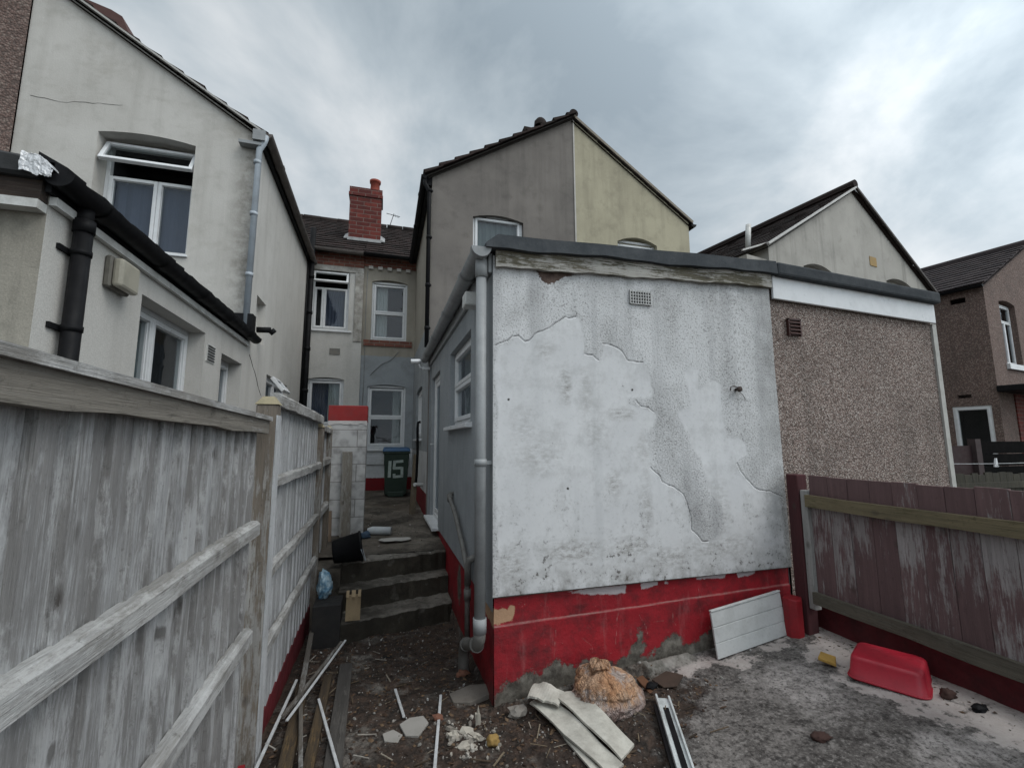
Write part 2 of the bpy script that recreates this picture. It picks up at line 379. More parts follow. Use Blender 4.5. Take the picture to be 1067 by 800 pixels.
EXPOSED= [(0.672,-0.115),(0.733,0.013),(0.801,0.142),(0.877,0.115),(0.929,0.147),(0.981,0.174),(1.060,0.152),(1.114,0.185),(1.155,0.221),(1.195,0.192),(1.291,0.162),(1.347,0.190),(1.446,0.171),(1.561,0.168),(1.604,0.138),(1.687,0.188),(1.759,0.267),(1.788,0.326),(1.814,0.311),(1.825,0.215),(1.791,0.156),(1.868,0.153),(1.940,0.200),(2.006,0.250),(2.078,0.267),(2.130,0.261),(2.134,0.189),(2.187,0.189),(2.242,0.202),(2.323,0.252),(2.388,0.284),(2.545,0.361),(3.179,0.294),(3.090,-0.521)]
SCUFF=[ [(1.246,0.633),(1.410,0.642),(1.699,0.642),(1.697,0.584),(1.518,0.595),(1.387,0.607)],[(1.815,0.644),(1.964,0.641),(1.962,0.612),(1.883,0.612),(1.820,0.598)],[(2.287,0.643),(2.437,0.651),(2.559,0.648),(2.539,0.622),(2.290,0.625)],[(2.653,0.647),(2.830,0.654),(2.809,0.627),(2.735,0.619),(2.666,0.604)],[(2.028,0.646),(2.043,0.618),(2.011,0.621)] ]
BUFF= [(0.719,0.588),(0.764,0.566),(0.790,0.587),(0.828,0.566),(0.841,0.594),(0.874,0.585),(0.860,0.486),(0.802,0.486),(0.726,0.483)]
JOINT= [(0.726,0.469),(1.024,0.474),(1.229,0.475),(1.384,0.477),(1.893,0.488),(2.384,0.506),(3.156,0.519)]
BROWN= [(1.040,2.904),(1.069,2.856),(1.098,2.801),(1.157,2.785),(1.218,2.820),(1.280,2.856),(1.342,2.869),(1.405,2.906),(1.406,2.943)]
HOLES= [(0.833,1.938),(1.798,2.032),(1.195,1.609),(1.261,1.324),(1.152,1.636),(1.215,1.536),(2.748,2.059),(1.456,0.970),(0.738,1.149)]
# ---------------------------------------------------------------- materials
PVC = plain('white_pvc', (.66, .67, .68), .35, (.25, .25, .24), .22)
PVC_OLD = plain('old_white_pvc', (.58, .58, .56), .45, (.16, .15, .13), .5)
BLACK = plain('black_plastic', (.009, .009, .010), .5, (.03, .03, .03), .3, spec=.08)
GREYPIPE = plain('grey_painted_pipe', (.27, .28, .285), .5, (.10, .10, .10), .4)
LIGHTPIPE = plain('pale_grey_pipe', (.36, .40, .44), .45, (.18, .18, .18), .4)
FELT = plain('mineral_felt', (.045, .05, .055), .95, (.11, .115, .12), .5, bump=.6, scale=5, spec=.1)
LEAD = plain('lead_flashing', (.34, .34, .34), .6, (.08, .08, .08), .7)
REDPAINT = plain('red_paint', (.25, .011, .017), .55, (.05, .012, .014), .55, bump=.3)
def corner_stain(t, base):
    sp = t.t.nodes.new('ShaderNodeSeparateXYZ'); t.L(t.tc.outputs['Object'], sp.inputs[0])
    k = t.m2('MULTIPLY', t.ramp(sp.outputs[0], .92, 1.14), t.ramp(t.noise(3.5, 8, .72), .36, .62, 0, .8))
    b = t.mix(k, base, (.12, .108, .09)); return t.mix(t.m2('MULTIPLY', t.ramp(t.noise(1.3, 8, .75, co=t.map((1, 1, 1.6), loc=(3, 5, 1))), .5, .7, 0, .5), 1.0), b, (.30, .275, .235))
CREAM = render_mat('cream_render', (.57, .55, .515), (.50, .48, .445), (.22, .205, .175), .25, .2, 60, blot=.28, extra=corner_stain)
CREAM_SIDE = render_mat('cream_side_render', (.575, .56, .53), (.515, .50, .47), (.27, .25, .225), .25, .2, 60, blot=.25, seed=4)
GREYWING = render_mat('grey_render', (.21, .19, .172), (.16, .145, .133), (.07, .063, .057), .35, .25, 60, blot=.4, seed=9)
YELLOWWING = render_mat('yellow_cream_render', (.46, .42, .305), (.385, .35, .255), (.19, .17, .125), .4, .25, 60, blot=.4, seed=13)
GABLE2 = render_mat('pale_grey_render', (.42, .40, .365), (.345, .33, .30), (.15, .145, .13), .55, .25, 60, blot=.35, seed=21)
LEANTO = render_mat('grey_cream_render', (.36, .335, .285), (.27, .25, .21), (.09, .085, .07), .6, .3, 55, blot=.6, seed=31)
SIDEGREY = render_mat('blue_grey_paint', (.33, .35, .365), (.285, .305, .32), (.16, .165, .165), .35, .25, 55, patch=2.2, blot=.3, seed=41)
def bands(t, base):
    sp = t.t.nodes.new('ShaderNodeSeparateXYZ'); t.L(t.tc.outputs['Object'], sp.inputs[0])
    z = t.m2('ADD', sp.outputs[2], t.m2('MULTIPLY', t.noise(8, 4), .05))
    dirt = t.ramp(t.noise(3.5, 6, .65), .45, .75, .0, .6)
    g = t.mix(dirt, (.29, .31, .325), (.17, .175, .175)); w = t.mix(dirt, (.52, .53, .54), (.2, .2, .19)); rd = t.mix(dirt, (.17, .012, .016), (.05, .02, .02))
    base = t.mix(t.ramp(z, 3.62, 3.64, 1, 0), base, g); base = t.mix(t.ramp(z, 1.52, 1.53, 1, 0), base, w)
    return t.mix(t.ramp(z, .89, .90, 1, 0), base, rd)
ALLEYWALL = render_mat('painted_alley_render', (.37, .34, .285), (.31, .285, .24), (.16, .145, .12), .4, .2, 60, extra=bands, seed=51)
PEBBLE = pebble_mat('pebbledash', [(0, (.10, .07, .058)), (.3, (.24, .175, .15)), (.6, (.36, .285, .25)), (.85, (.50, .44, .40)), (1, (.17, .12, .1))], 96, .3)
PEBBLE_DARK = pebble_mat('dark_pebbledash', [(0, (.11, .072, .06)), (.4, (.17, .112, .095)), (.75, (.215, .15, .128)), (1, (.27, .21, .18))], 42, .3)
BRICK = brick_mat('red_brick', (.16, .034, .026), (.085, .021, .018), (.15, .10, .085), scale=1.45)
BRICK_BAND = brick_mat('brick_band', (.22, .085, .06), (.15, .06, .045), (.2, .17, .14))
def tile_mat(name, a, b, moss):
    t = Mt(name); base = t.mix(t.rnd, a, b)
    base = t.mix(t.ramp(t.noise(5, 6, .65), .48, .72, 0, .6), base, moss)
    return t.out(base, .9, t.bump(t.noise(40, 3), .4, .006), .12)
TILE = tile_mat('clay_tiles', (.042, .03, .028), (.02, .016, .015), (.02, .02, .017))
TILE_DARK = tile_mat('concrete_tiles', (.06, .048, .048), (.04, .034, .036), (.03, .03, .03))
GALV = plain('rusty_gutter', (.12, .105, .095), .7, (.05, .035, .03), .6)

def glass_mat():
    t = Mt('window_glass'); n = t.t.nodes
    tr = n.new('ShaderNodeBsdfTransparent'); tr.inputs[0].default_value = (.62, .66, .66, 1)
    gl = n.new('ShaderNodeBsdfGlossy'); gl.inputs['Roughness'].default_value = .03; gl.inputs['Color'].default_value = (.82, .86, .92, 1)
    fr = n.new('ShaderNodeLayerWeight'); fr.inputs[0].default_value = .5
    fac = t.m2('ADD', t.m2('MULTIPLY', t.m2('POWER', fr.outputs['Facing'], 4.0), .75), .04, True)
    nb = t.bump(t.noise(2.2, 3), .10, .05); t.L(nb, gl.inputs['Normal'])
    mx_ = n.new('ShaderNodeMixShader'); t.L(fac, mx_.inputs[0]); t.L(tr.outputs[0], mx_.inputs[1]); t.L(gl.outputs[0], mx_.inputs[2])
    o = n.new('ShaderNodeOutputMaterial'); t.L(mx_.outputs[0], o.inputs[0]); return t.m
GLASS = glass_mat()
def blind_mat(name, c, rough=.9): return plain(name, c, rough, tuple(x*.7 for x in c), .2)
NET = blind_mat('net_curtain', (.62, .64, .64)); BLUE_REFLECTION = blind_mat('blue_reflection_sheet', (.11, .125, .185)); GREYBLIND = blind_mat('grey_blind', (.17, .20, .205)); UNLIT_ROOM = blind_mat('unlit_room_black', (.03, .03, .033))  # blue sheets behind the glass stand in for its dark-blue reflection

# ---------------------------------------------------------------- the ground
def gz(x, y):
    return np.where(x >= .72, .085*(np.minimum(x, 3.4)-.72), np.where(y > 2.9, np.maximum(-.1, -.06*(y-2.9)), 0.0))
def ground_mat():
    t = Mt('yard_concrete')
    cr_, li, ha = t.attr('cream'), t.attr('soil'), t.attr('haunch')
    n1_ = t.noise(3.2, 8, .68); n2_ = t.noise(14, 8, .7); n3_ = t.noise(70, 3)
    stx = t.noise(1.0, 6, .65, co=t.map((2.2, 9, 1), rot=(0, 0, rad(-28))))
    base = t.mix(t.ramp(n1_, .35, .66), (.065, .058, .054), (.175, .16, .15))
    base = t.mix(t.ramp(stx, .5, .68, 0, .75), base, (.21, .19, .18))
    base = t.mix(t.ramp(n2_, .5, .62, 0, .75), base, (.022, .019, .018))
    gr = t.noise(42, 7, .8)
    base = t.mix(t.ramp(gr, .53, .60, 0, .65), base, (.27, .25, .235)); base = t.mix(t.ramp(gr, .47, .40, 0, .8), base, (.018, .015, .014))
    ns = t.m2('ADD', t.m2('MULTIPLY', t.noise(5, 8, .7), .9), -.45)
    pl = t.ramp(t.m2('ADD', t.attr('pale'), t.m2('MULTIPLY', ns, .9)), -.10, .10, 1, 0)
    base = t.mix(t.m2('MULTIPLY', pl, t.m2('MULTIPLY', t.ramp(n2_, .34, .56, 0, .95), t.ramp(t.noise(42, 7, .8), .40, .52, .15, 1))), base, (.36, .33, .315))
    k = t.ramp(t.m2('ADD', cr_, t.m2('MULTIPLY', ns, .8)), -.015, .02, 1, 0)
    k = t.m2('MULTIPLY', k, t.ramp(n2_, .36, .45))
    base = t.mix(t.m2('MULTIPLY', k, .92), base, t.mix(t.ramp(n1_, .4, .65), (.36, .315, .295), (.47, .425, .40)))
    hk = t.ramp(t.m2('ADD', ha, t.m2('MULTIPLY', ns, .25)), -.02, .03, 1, 0)
    base = t.mix(t.m2('MULTIPLY', hk, .8), base, t.mix(t.ramp(n2_, .4, .6), (.10, .095, .08), (.24, .23, .21)))
    sk = t.ramp(t.m2('ADD', li, t.m2('MULTIPLY', ns, .9)), -.04, .06, 1, 0)
    soil = t.mix(t.ramp(n2_, .38, .62), (.010, .007, .005), (.075, .048, .035)); soil = t.mix(t.ramp(t.noise(3.2, 8, .7, co=t.map(loc=(4, 7, 0))), .52, .62, 0, .85), soil, t.mix(t.ramp(n2_, .4, .6), (.07, .062, .055), (.20, .185, .165)))
    soil = t.mix(t.ramp(t.vor(38), .05, .2, .5, 0), soil, (.16, .13, .11)); soil = t.mix(t.ramp(t.noise(34, 8, .8), .46, .38, 0, .85), soil, (.008, .006, .005)); soil = t.mix(t.ramp(t.noise(2.0, 5, .65, co=t.map(loc=(1, 3, 0))), .46, .62, 0, .6), soil, (.018, .012, .009))
    base = t.mix(t.m2('MULTIPLY', sk, .93), base, soil)
    h = t.m2('ADD', t.m2('MULTIPLY', n2_, 1.2), t.m2('MULTIPLY', n3_, .35))
    h = t.m2('SUBTRACT', h, t.m2('MULTIPLY', t.m2('MULTIPLY', sk, t.vor(38)), .8))
    return t.out(base, t.ramp(n1_, .3, .7, .72, .95), t.bump(h, .75, .018), .25)
GROUND = ground_mat()
nx_, ny_ = 215, 300
gx = np.linspace(-.72, 3.58, nx_); gy = np.linspace(-1.6, 4.7, ny_); GX, GY = np.meshgrid(gx, gy)
X_, Y_ = GX.ravel(), GY.ravel()
SOIL = [(-.8, 4.8), (.8, 4.8), (.8, 2.95), (1.15, 2.85), (1.75, 2.86), (2.05, 2.6), (1.7, 2.35), (1.35, 2.1), (1.15, 1.7), (.9, 1.2), (-.8, 1.0)]
CRM = [(2.98, 2.74), (2.84, 2.52), (2.88, 2.43), (2.79, 2.25), (2.78, 2.14), (2.84, 2.05), (2.81, 1.89), (2.88, 1.76), (2.96, 1.56), (3.05, 1.2), (3.2, .8), (3.5, .8), (3.5, 2.6), (3.28, 2.83)]
CRM2 = [(1.9, 2.93), (2.28, 2.89), (2.33, 2.75), (2.69, 2.84), (2.92, 2.84), (2.92, 2.72), (2.68, 2.65), (2.42, 2.65), (2.25, 2.72), (2.06, 2.68), (1.88, 2.68)]
PALE = [(2.53, 2.65), (2.73, 2.55), (2.70, 2.20), (2.58, 2.01), (2.43, 2.05), (2.33, 2.27), (2.35, 2.46)]
HAUNCH = [(.74, 2.96), (.80, 2.80), (1.1, 2.76), (1.6, 2.79), (2.2, 2.86), (2.2, 2.98)]
s_soil = sdf(X_, Y_, SOIL); s_cr = np.minimum(sdf(X_, Y_, CRM), sdf(X_, Y_, CRM2)*1.0+.02); s_h = sdf(X_, Y_, HAUNCH)
s_pale = np.minimum(sdf(X_, Y_, PALE), sdf(X_, Y_, [(2.49, 1.81), (2.84, 1.73), (2.94, 1.54), (2.83, 1.4), (2.45, 1.6)]))
Z_ = gz(X_, Y_)
k_ = np.clip((X_-.35)/.45, 0, 1); k_ = k_*k_*(3-2*k_)
Z_ = np.where(Y_ < 2.95, Z_, Z_) + fbm(X_, Y_, 2.2, 5, 3)*.03 + np.where(s_soil < .05, fbm(X_, Y_, 9, 4, 8)*.05, fbm(X_, Y_, 12, 3, 9)*.008)
Z_ = Z_ + np.where((s_soil > -.12) & (s_soil < .0) & (Y_ < 2.9), -.012, 0)
Z_ = Z_ + np.clip(.10-s_h*0-np.abs(np.minimum(s_h, .0)+.10), 0, .1)*.7*(s_h < 0)
yard = grid_mesh('yard_ground', np.stack([X_, Y_, Z_], 1), nx_, ny_, {'cream': s_cr, 'pale': s_pale, 'soil': s_soil, 'haunch': s_h}, GROUND, None)
tag(yard, 'stained and littered concrete of the yard between the two fences', None, kind='structure')
def ground_z(x, y):
    i = min(max(int((x+.72)/4.3*(nx_-1)+.5), 0), nx_-1); j = min(max(int((y+1.6)/6.3*(ny_-1)+.5), 0), ny_-1)
    return float(Z_[j*nx_+i])

t = Mt('earth'); EARTH = t.out(t.mix(t.ramp(t.noise(.4, 8, .65), .4, .65), (.05, .045, .035), (.09, .085, .07)), .95, t.bump(t.noise(6, 5), .5, .05))
m_ = MB(); m_.quad((-400, -400, -.45), (400, -400, -.45), (400, 400, -.45), (-400, 400, -.45))
tag(ob('ground', m_, EARTH), 'dark earth under the whole terrace', None, kind='structure')
m_ = MB(); m_.box(-4.2, -.66, -2, 10.4, -.4, .18); tag(ob('neighbour_yard', m_, plain('yard_paving', (.13, .12, .11), .9, (.05, .045, .04), .6, bump=.4, scale=3)), 'paved yard on the far side of the whitewashed fence', None, kind='structure')
m_ = MB(); m_.box(3.3, 16, -2, 14, -.4, .25); tag(ob('side_yard', m_, bpy.data.materials['yard_paving']), 'paved yards beyond the red fence', None, kind='structure')

# concrete steps and the raised path
def wetconc(nm, ca, cb):
    t = Mt(nm); n1_ = t.noise(2.6, 8, .66); n2_ = t.noise(18, 6, .65)
    b = t.mix(t.ramp(n1_, .36, .64), ca, cb); b = t.mix(t.ramp(n2_, .5, .68, 0, .7), b, (.03, .026, .02))
    b = t.mix(t.ramp(t.noise(7, 5), .6, .72, 0, .5), b, (.24, .225, .2)); b = t.mix(t.ramp(t.noise(1.2, 4, co=t.map(loc=(5, 2, 1))), .5, .7, 0, .45), b, (.075, .05, .03))
    b = t.mix(t.ramp(t.noise(1.7, 6, .7, co=t.map(loc=(8, 1, 3))), .46, .6, 0, .75), b, (.022, .018, .013))
    return t.out(b, t.ramp(n1_, .3, .7, .6, .95), t.bump(t.m2('ADD', n2_, t.noise(70, 3)), .5, .012), .3)
WET = wetconc('damp_concrete', (.075, .062, .05), (.17, .148, .122)); RISER_DARK = wetconc('dark_riser', (.028, .024, .018), (.07, .06, .046)); TREAD_PALE = wetconc('pale_tread', (.12, .106, .09), (.22, .20, .175))  # the darkest mix goes on the risers, the palest on the treads
st = bpy.data.objects.new('concrete_steps', None); S.collection.objects.link(st); st.location = (.2, 4.6, 0)
tag(st, 'three worn concrete steps up to the back passage', None, kind='structure')
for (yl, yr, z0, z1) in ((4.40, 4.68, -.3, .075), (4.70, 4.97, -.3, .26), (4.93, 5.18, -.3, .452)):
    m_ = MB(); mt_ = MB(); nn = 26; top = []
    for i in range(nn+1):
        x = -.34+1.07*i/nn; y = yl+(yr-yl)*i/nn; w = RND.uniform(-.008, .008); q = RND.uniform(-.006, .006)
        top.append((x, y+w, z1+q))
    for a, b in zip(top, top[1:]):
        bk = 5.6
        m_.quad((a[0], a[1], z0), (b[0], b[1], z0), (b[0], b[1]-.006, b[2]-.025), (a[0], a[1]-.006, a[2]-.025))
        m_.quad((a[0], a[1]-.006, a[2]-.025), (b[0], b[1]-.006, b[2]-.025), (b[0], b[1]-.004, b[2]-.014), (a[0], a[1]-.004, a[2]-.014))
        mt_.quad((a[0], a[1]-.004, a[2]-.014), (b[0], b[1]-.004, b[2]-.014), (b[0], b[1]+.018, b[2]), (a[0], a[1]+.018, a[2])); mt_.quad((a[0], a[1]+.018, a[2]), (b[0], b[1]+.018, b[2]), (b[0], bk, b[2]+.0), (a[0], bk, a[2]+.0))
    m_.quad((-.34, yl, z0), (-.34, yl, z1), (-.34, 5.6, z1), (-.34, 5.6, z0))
    s__ = ob('riser', m_, RISER_DARK, st); ob('tread', mt_, TREAD_PALE, st)
px_ = np.linspace(-.62, .735, 50); py_ = np.linspace(5.2, 10.55, 150); PX, PY = np.meshgrid(px_, py_); q1, q2 = PX.ravel(), PY.ravel()
PZ = .458+(q2-5.2)*.027+fbm(q1, q2, 2.5, 4, 31)*.022
tag(grid_mesh('path', np.stack([q1, q2, PZ], 1), 50, 150, {}, WET, None), 'dark damp concrete passage behind the houses', None, kind='structure')
def path_z(x, y): return .458+(y-5.2)*.027
m_ = MB(); m_.box(-.62, -.34, 4.86, 5.55, -.3, .43); ob('retaining_edge', m_, WET, st)

# ---------------------------------------------------------------- shared builders
def tiles(name, mat, parent, E0, along, alen, up, slen, course=.26, tw=.25, th=.028, verge=0.0):
    """courses of separate tiles laid on a slope from the eave upwards"""
    E0 = Vector(E0); al = Vector(along).normalized(); up = Vector(up).normalized(); n = al.cross(up).normalized()
    if n.z < 0: n = -n
    mb = MB(); rows = int(math.ceil(slen/course)); R_ = random.Random(len(name)*31+int(abs(E0.x)*100))
    a0 = E0; mb.add([a0-n*.06, a0+al*alen-n*.06, a0+al*alen+up*slen-n*.06, a0+up*slen-n*.06], [(0, 1, 2, 3)])
    for rr in range(rows):
        s0 = rr*course; s1 = min(s0+course*1.12, slen+.05); off = (tw/2 if rr % 2 else 0); k = -1
        while True:
            a = max(k*tw+off, 0); b = min((k+1)*tw+off, alen); k += 1
            if a >= alen: break
            if b-a < .02: continue
            j = R_.uniform(-.006, .006); lo = R_.uniform(-.004, .006); g = .003
            P = lambda aa, ss, hh: E0+al*aa+up*(ss+j)+n*hh
            e = (R_.uniform(-.012, .02) if (a == 0 or b == alen) else 0)
            a_ = a-(e if a == 0 else 0); b_ = b+(e if b == alen else 0)
            mb.hexa([P(a_+g, s0, lo), P(b_-g, s0, lo), P(b_-g, s1, -.012), P(a_+g, s1, -.012), P(a_+g, s0, th+lo), P(b_-g, s0, th+lo), P(b_-g, s1, .010), P(a_+g, s1, .010)])
    return ob(name, mb, mat, parent)
def ridge_tiles(name, mat, parent, A, B, rr=.11, ln=.42):
    A = Vector(A); B = Vector(B); L_ = (B-A).length; d = (B-A)/L_; mb = MB(); n = max(1, int(L_/ln)); R_ = random.Random(5)
    for i in range(n):
        a = A+d*(L_*i/n); b = A+d*(L_*(i+1)/n-.012); q = Vector((R_.uniform(-.006, .006), 0, R_.uniform(-.006, .01)))
        mb.tube([a+q, b+q], [rr, rr*.96], 12)
    return ob(name, mb, mat, parent)
def frame_bars(mb, pt, u0, u1, z0, z1, w, d0, d1, bottom=None):
    bt = bottom or w
    def bx(a, b, c, d_):
        mb.hexa([pt(a, c, d0), pt(b, c, d0), pt(b, c, d1), pt(a, c, d1), pt(a, d_, d0), pt(b, d_, d0), pt(b, d_, d1), pt(a, d_, d1)])
    bx(u0, u0+w, z0, z1); bx(u1-w, u1, z0, z1); bx(u0+w, u1-w, z0, z0+bt); bx(u0+w, u1-w, z1-w, z1)
def window(parent, P, ud, nd, w, h, sashes, recess=.09, mat=None, sill=None, name='window', behind=None, fw=.045, label=None):
    """P lower left corner of the opening on the wall face; sashes = (u0,u1,z0,z1) inside the opening"""
    mat = mat or PVC; P = Vector(P); U = Vector(ud).normalized(); N = Vector(nd).normalized(); Z = Vector((0, 0, 1))
    pt = lambda a, z, d: P+U*a+Z*z-N*d
    mb = MB(); frame_bars(mb, pt, 0, w, 0, h, fw, recess, recess+.07)
    gl = MB()
    for (a, b, c, d) in sashes:
        frame_bars(mb, pt, a+.002, b-.002, c+.002, d-.002, .042, recess-.012, recess+.05)
        frame_bars(mb, pt, a+.042, b-.042, c+.042, d-.042, .008, recess+.004, recess+.05)
        gl.quad(pt(a+.04, c+.04, recess+.022), pt(b-.04, c+.04, recess+.022), pt(b-.04, d-.04, recess+.022), pt(a+.04, d-.04, recess+.022))
    wo_ = ob(name, mb, mat, parent, bevel=.004)
    if label: wo_['label'] = label
    ob('pane', gl, GLASS, wo_)
    rm = MB(); d0_, d1_ = recess+.065, recess+.60; q0, q1, q2, q3 = (.01, .01), (w-.01, .01), (w-.01, h-.01), (.01, h-.01)
    Q = [pt(a, b, d) for d in (d0_, d1_) for a, b in (q0, q1, q2, q3)]; rm.add(Q, [(4, 5, 6, 7), (0, 1, 5, 4), (1, 2, 6, 5), (2, 3, 7, 6), (3, 0, 4, 7)]); ob('dark_backing_box', rm, UNLIT_ROOM, wo_)  # near-black box stands in for the unlit room behind the pane
    if sill:
        s_ = MB(); a0, a1, zz0, zz1, dd = sill
        s_.hexa([pt(a0, zz0, recess), pt(a1, zz0, recess), pt(a1, zz0, -dd), pt(a0, zz0, -dd), pt(a0, zz1, recess), pt(a1, zz1, recess), pt(a1, zz1-.012, -dd), pt(a0, zz1-.012, -dd)])
        ob('sill', s_, mat, wo_, bevel=.004)
    if behind:
        for (nm, mt, a, b, c, d, dep) in behind:
            q = MB(); n = 24
            for i in range(n):
                x0 = a+(b-a)*i/n; x1 = a+(b-a)*(i+1)/n
                w0 = .012*math.sin(i*1.9)+.006*math.sin(i*.7); w1 = .012*math.sin((i+1)*1.9)+.006*math.sin((i+1)*.7)
                q.add([pt(x0, c, dep+w0), pt(x1, c, dep+w1), pt(x1, d, dep+w1), pt(x0, d, dep+w0)], [(0, 1, 2, 3)], True)
            ob(nm, q, mt, wo_)
    return wo_
def gutter(name, mat, parent, A, B, rr=.06, fascia=None, joints=3):
    A = Vector(A); B = Vector(B); d = (B-A).normalized(); s_ = d.cross(Vector((0, 0, 1))).normalized(); up = Vector((0, 0, 1)); mb = MB(); n = 10
    def ring(p, k=1.0): return [p+s_*(math.cos(math.pi+math.pi*i/n)*rr*k)+up*(math.sin(math.pi+math.pi*i/n)*rr*k) for i in range(n+1)]
    def seg(a, b, k=1.0, cap=True):
        o = ring(a, k)+ring(b, k); ii = ring(a, k*.9)+ring(b, k*.9); m = n+1
        mb.add(o, [(i, i+1, m+i+1, m+i) for i in range(n)], True); mb.add(ii, [(i, i+1, m+i+1, m+i) for i in range(n)], True)
        if cap:
            mb.add(ring(a, k), [tuple(range(n+1))]); mb.add(ring(b, k), [tuple(range(n+1))])
    seg(A, B); L_ = (B-A).length
    for i in range(joints):
        c = A+d*(L_*(i+.5)/joints); seg(c-d*.05, c+d*.05, 1.13, False)
    return ob(name, mb, mat, parent, recalc=False)

# ---------------------------------------------------------------- white outhouse in the middle
oh = thing('outhouse', 'single storey flat roofed outhouse with flaking white front above a red painted base', 'outhouse', (1.94, 2.94, 0))
def white_mat():
    t = Mt('flaking_white_render'); pa, ck, br, hl = t.attr('patch'), t.attr('crack'), t.attr('brown'), t.attr('hole')
    edge = t.m2('MULTIPLY', t.m2('ADD', t.noise(22, 7, .68), -.5), .07)
    sm = t.ramp(t.m2('ADD', pa, edge), -.012, .008, 1, 0)                 # 1 on the thin smooth layer, 0 on the stipple
    stip = t.vor(62, co=t.map(loc=(1, 2, 3))); stn = t.noise(75, 4, .7)
    n_big = t.noise(1.5, 6, .6); sv = t.noise(1.0, 5, .6, co=t.map((6, 1, .5)))
    rough = t.mix(t.ramp(n_big, .38, .64), (.53, .532, .535), (.60, .602, .605))
    rough = t.mix(t.ramp(stn, .46, .38, 0, .7), rough, (.17, .165, .16))
    gm = t.m2('MULTIPLY', t.attr('grime'), t.ramp(t.noise(6, 7, .72), .32, .6), True)
    rough = t.mix(t.m2('MULTIPLY', gm, t.ramp(stn, .66, .40, .25, .95)), rough, (.17, .165, .16))
    rough = t.mix(t.m2('MULTIPLY', t.ramp(t.noise(3.1, 7, .7), .5, .7, 0, .7), t.ramp(stn, .62, .42)), rough, (.20, .195, .19))
    rough = t.mix(t.ramp(sv, .47, .68, 0, .5), rough, (.27, .27, .275))
    smooth = t.mix(t.ramp(t.noise(2.4, 6), .36, .66), (.545, .548, .555), (.62, .622, .626))
    smooth = t.mix(t.ramp(t.noise(5, 8, .74), .48, .72, 0, .6), smooth, (.34, .34, .335))
    smooth = t.mix(t.ramp(t.noise(34, 5, .7), .55, .72, 0, .4), smooth, (.33, .33, .32))
    smooth = t.mix(t.ramp(sv, .54, .7, 0, .28), smooth, (.36, .37, .375))
    smooth = t.mix(t.m2('MULTIPLY', t.attr('smudge'), t.ramp(t.noise(16, 8, .76, co=t.map((1, 1, 2.2))), .42, .62), True), smooth, (.26, .25, .235))
    base = t.mix(sm, rough, smooth)
    ed = t.ramp(t.m2('ABSOLUTE', t.m2('ADD', pa, edge)), 0, .014, 1, 0)
    base = t.mix(t.m2('MULTIPLY', ed, t.ramp(t.noise(4, 4), .5, .64, 0, .4)), base, (.28, .28, .275))
    sp = t.t.nodes.new('ShaderNodeSeparateXYZ'); t.L(t.co, sp.inputs[0]); z = sp.outputs[2]
    low = t.ramp(z, .62, 1.45, 1, 0); vlow = t.ramp(z, .65, .85, 1, 0)
    spk = t.noise(24, 6, .75); sel = t.noise(5, 3)
    k = t.m2('MULTIPLY', t.ramp(spk, .565, .60), t.m2('MULTIPLY', low, t.ramp(sel, .45, .56)), True)
    base = t.mix(k, base, (.05, .042, .036))
    k2 = t.m2('MULTIPLY', vlow, t.ramp(t.noise(6, 7, .72), .42, .64, 0, .85)); base = t.mix(k2, base, (.14, .13, .115))
    k3 = t.ramp(t.noise(11, 8, .78, co=t.map(loc=(9, 3, 2))), .665, .69, 0, .85); base = t.mix(k3, base, (.10, .095, .09))
    rt = t.m2('MULTIPLY', t.ramp(sp.outputs[0], .85, 1.24), t.ramp(t.noise(5, 6, .7), .35, .6, 0, .7)); base = t.mix(rt, base, (.22, .22, .215))
    tp = t.m2('MULTIPLY', t.ramp(z, 2.72, 2.93), t.ramp(t.noise(9, 6, .7), .42, .62, 0, .55)); base = t.mix(tp, base, (.2, .2, .195))
    cj = t.m2('ADD', ck, t.m2('MULTIPLY', t.noise(40, 3), .005))
    base = t.mix(t.ramp(cj, .0032, .0066, .9, 0), base, (.03, .028, .026))
    base = t.mix(t.ramp(t.m2('ADD', br, t.m2('MULTIPLY', edge, 1.2)), -.004, .004, 1, 0), base, t.mix(t.ramp(t.noise(16, 4), .4, .6), (.07, .045, .038), (.12, .085, .07)))
    base = t.mix(t.ramp(t.m2('ADD', hl, t.m2('MULTIPLY', t.noise(60, 4), .014)), .013, .019, 1, 0), base, (.02, .016, .014))
    h = t.m2('ADD', t.m2('MULTIPLY', t.m2('SUBTRACT', 1.0, sm), t.m2('ADD', t.m2('MULTIPLY', stn, 1.1), -.48)), t.m2('MULTIPLY', t.noise(20, 5), .25))
    h = t.m2('SUBTRACT', h, t.m2('MULTIPLY', t.ramp(cj, .003, .012, 1, 0), 1.4)); h = t.m2('SUBTRACT', h, t.m2('MULTIPLY', k3, .6))
    h = t.m2('SUBTRACT', h, t.ramp(br, -.005, .005, 1.5, 0))
    return t.out(base, .85, t.bump(h, .6, .008), .25)
nu, nv = 350, 330
CRACKS = CRACKS[:6]
uu = np.linspace(.722, 3.165, nu); vv = np.linspace(.655, 2.96, nv); UX, VZ = np.meshgrid(uu, vv); ux, vz = UX.ravel(), VZ.ravel()
jx = ux+fbm(ux, vz, 7, 3, 2)*.05; jz = vz+fbm(ux, vz, 7, 3, 5)*.05
d_ck = np.full(ux.shape, 9.0)
kx = ux+fbm(ux, vz, 14, 3, 12)*.02; kz = vz+fbm(ux, vz, 14, 3, 15)*.02
for c_ in CRACKS: d_ck = np.minimum(d_ck, seg_dist(kx, kz, c_))
d_h = np.full(ux.shape, 9.0)
for i, (a, b) in enumerate(HOLES): d_h = np.minimum(d_h, np.hypot(ux-a, vz-b)+(0 if i in (0, 1, 3) else .006))
bow = fbm(ux, vz, 1.1, 3, 41)*.02
grime = np.zeros(ux.shape)
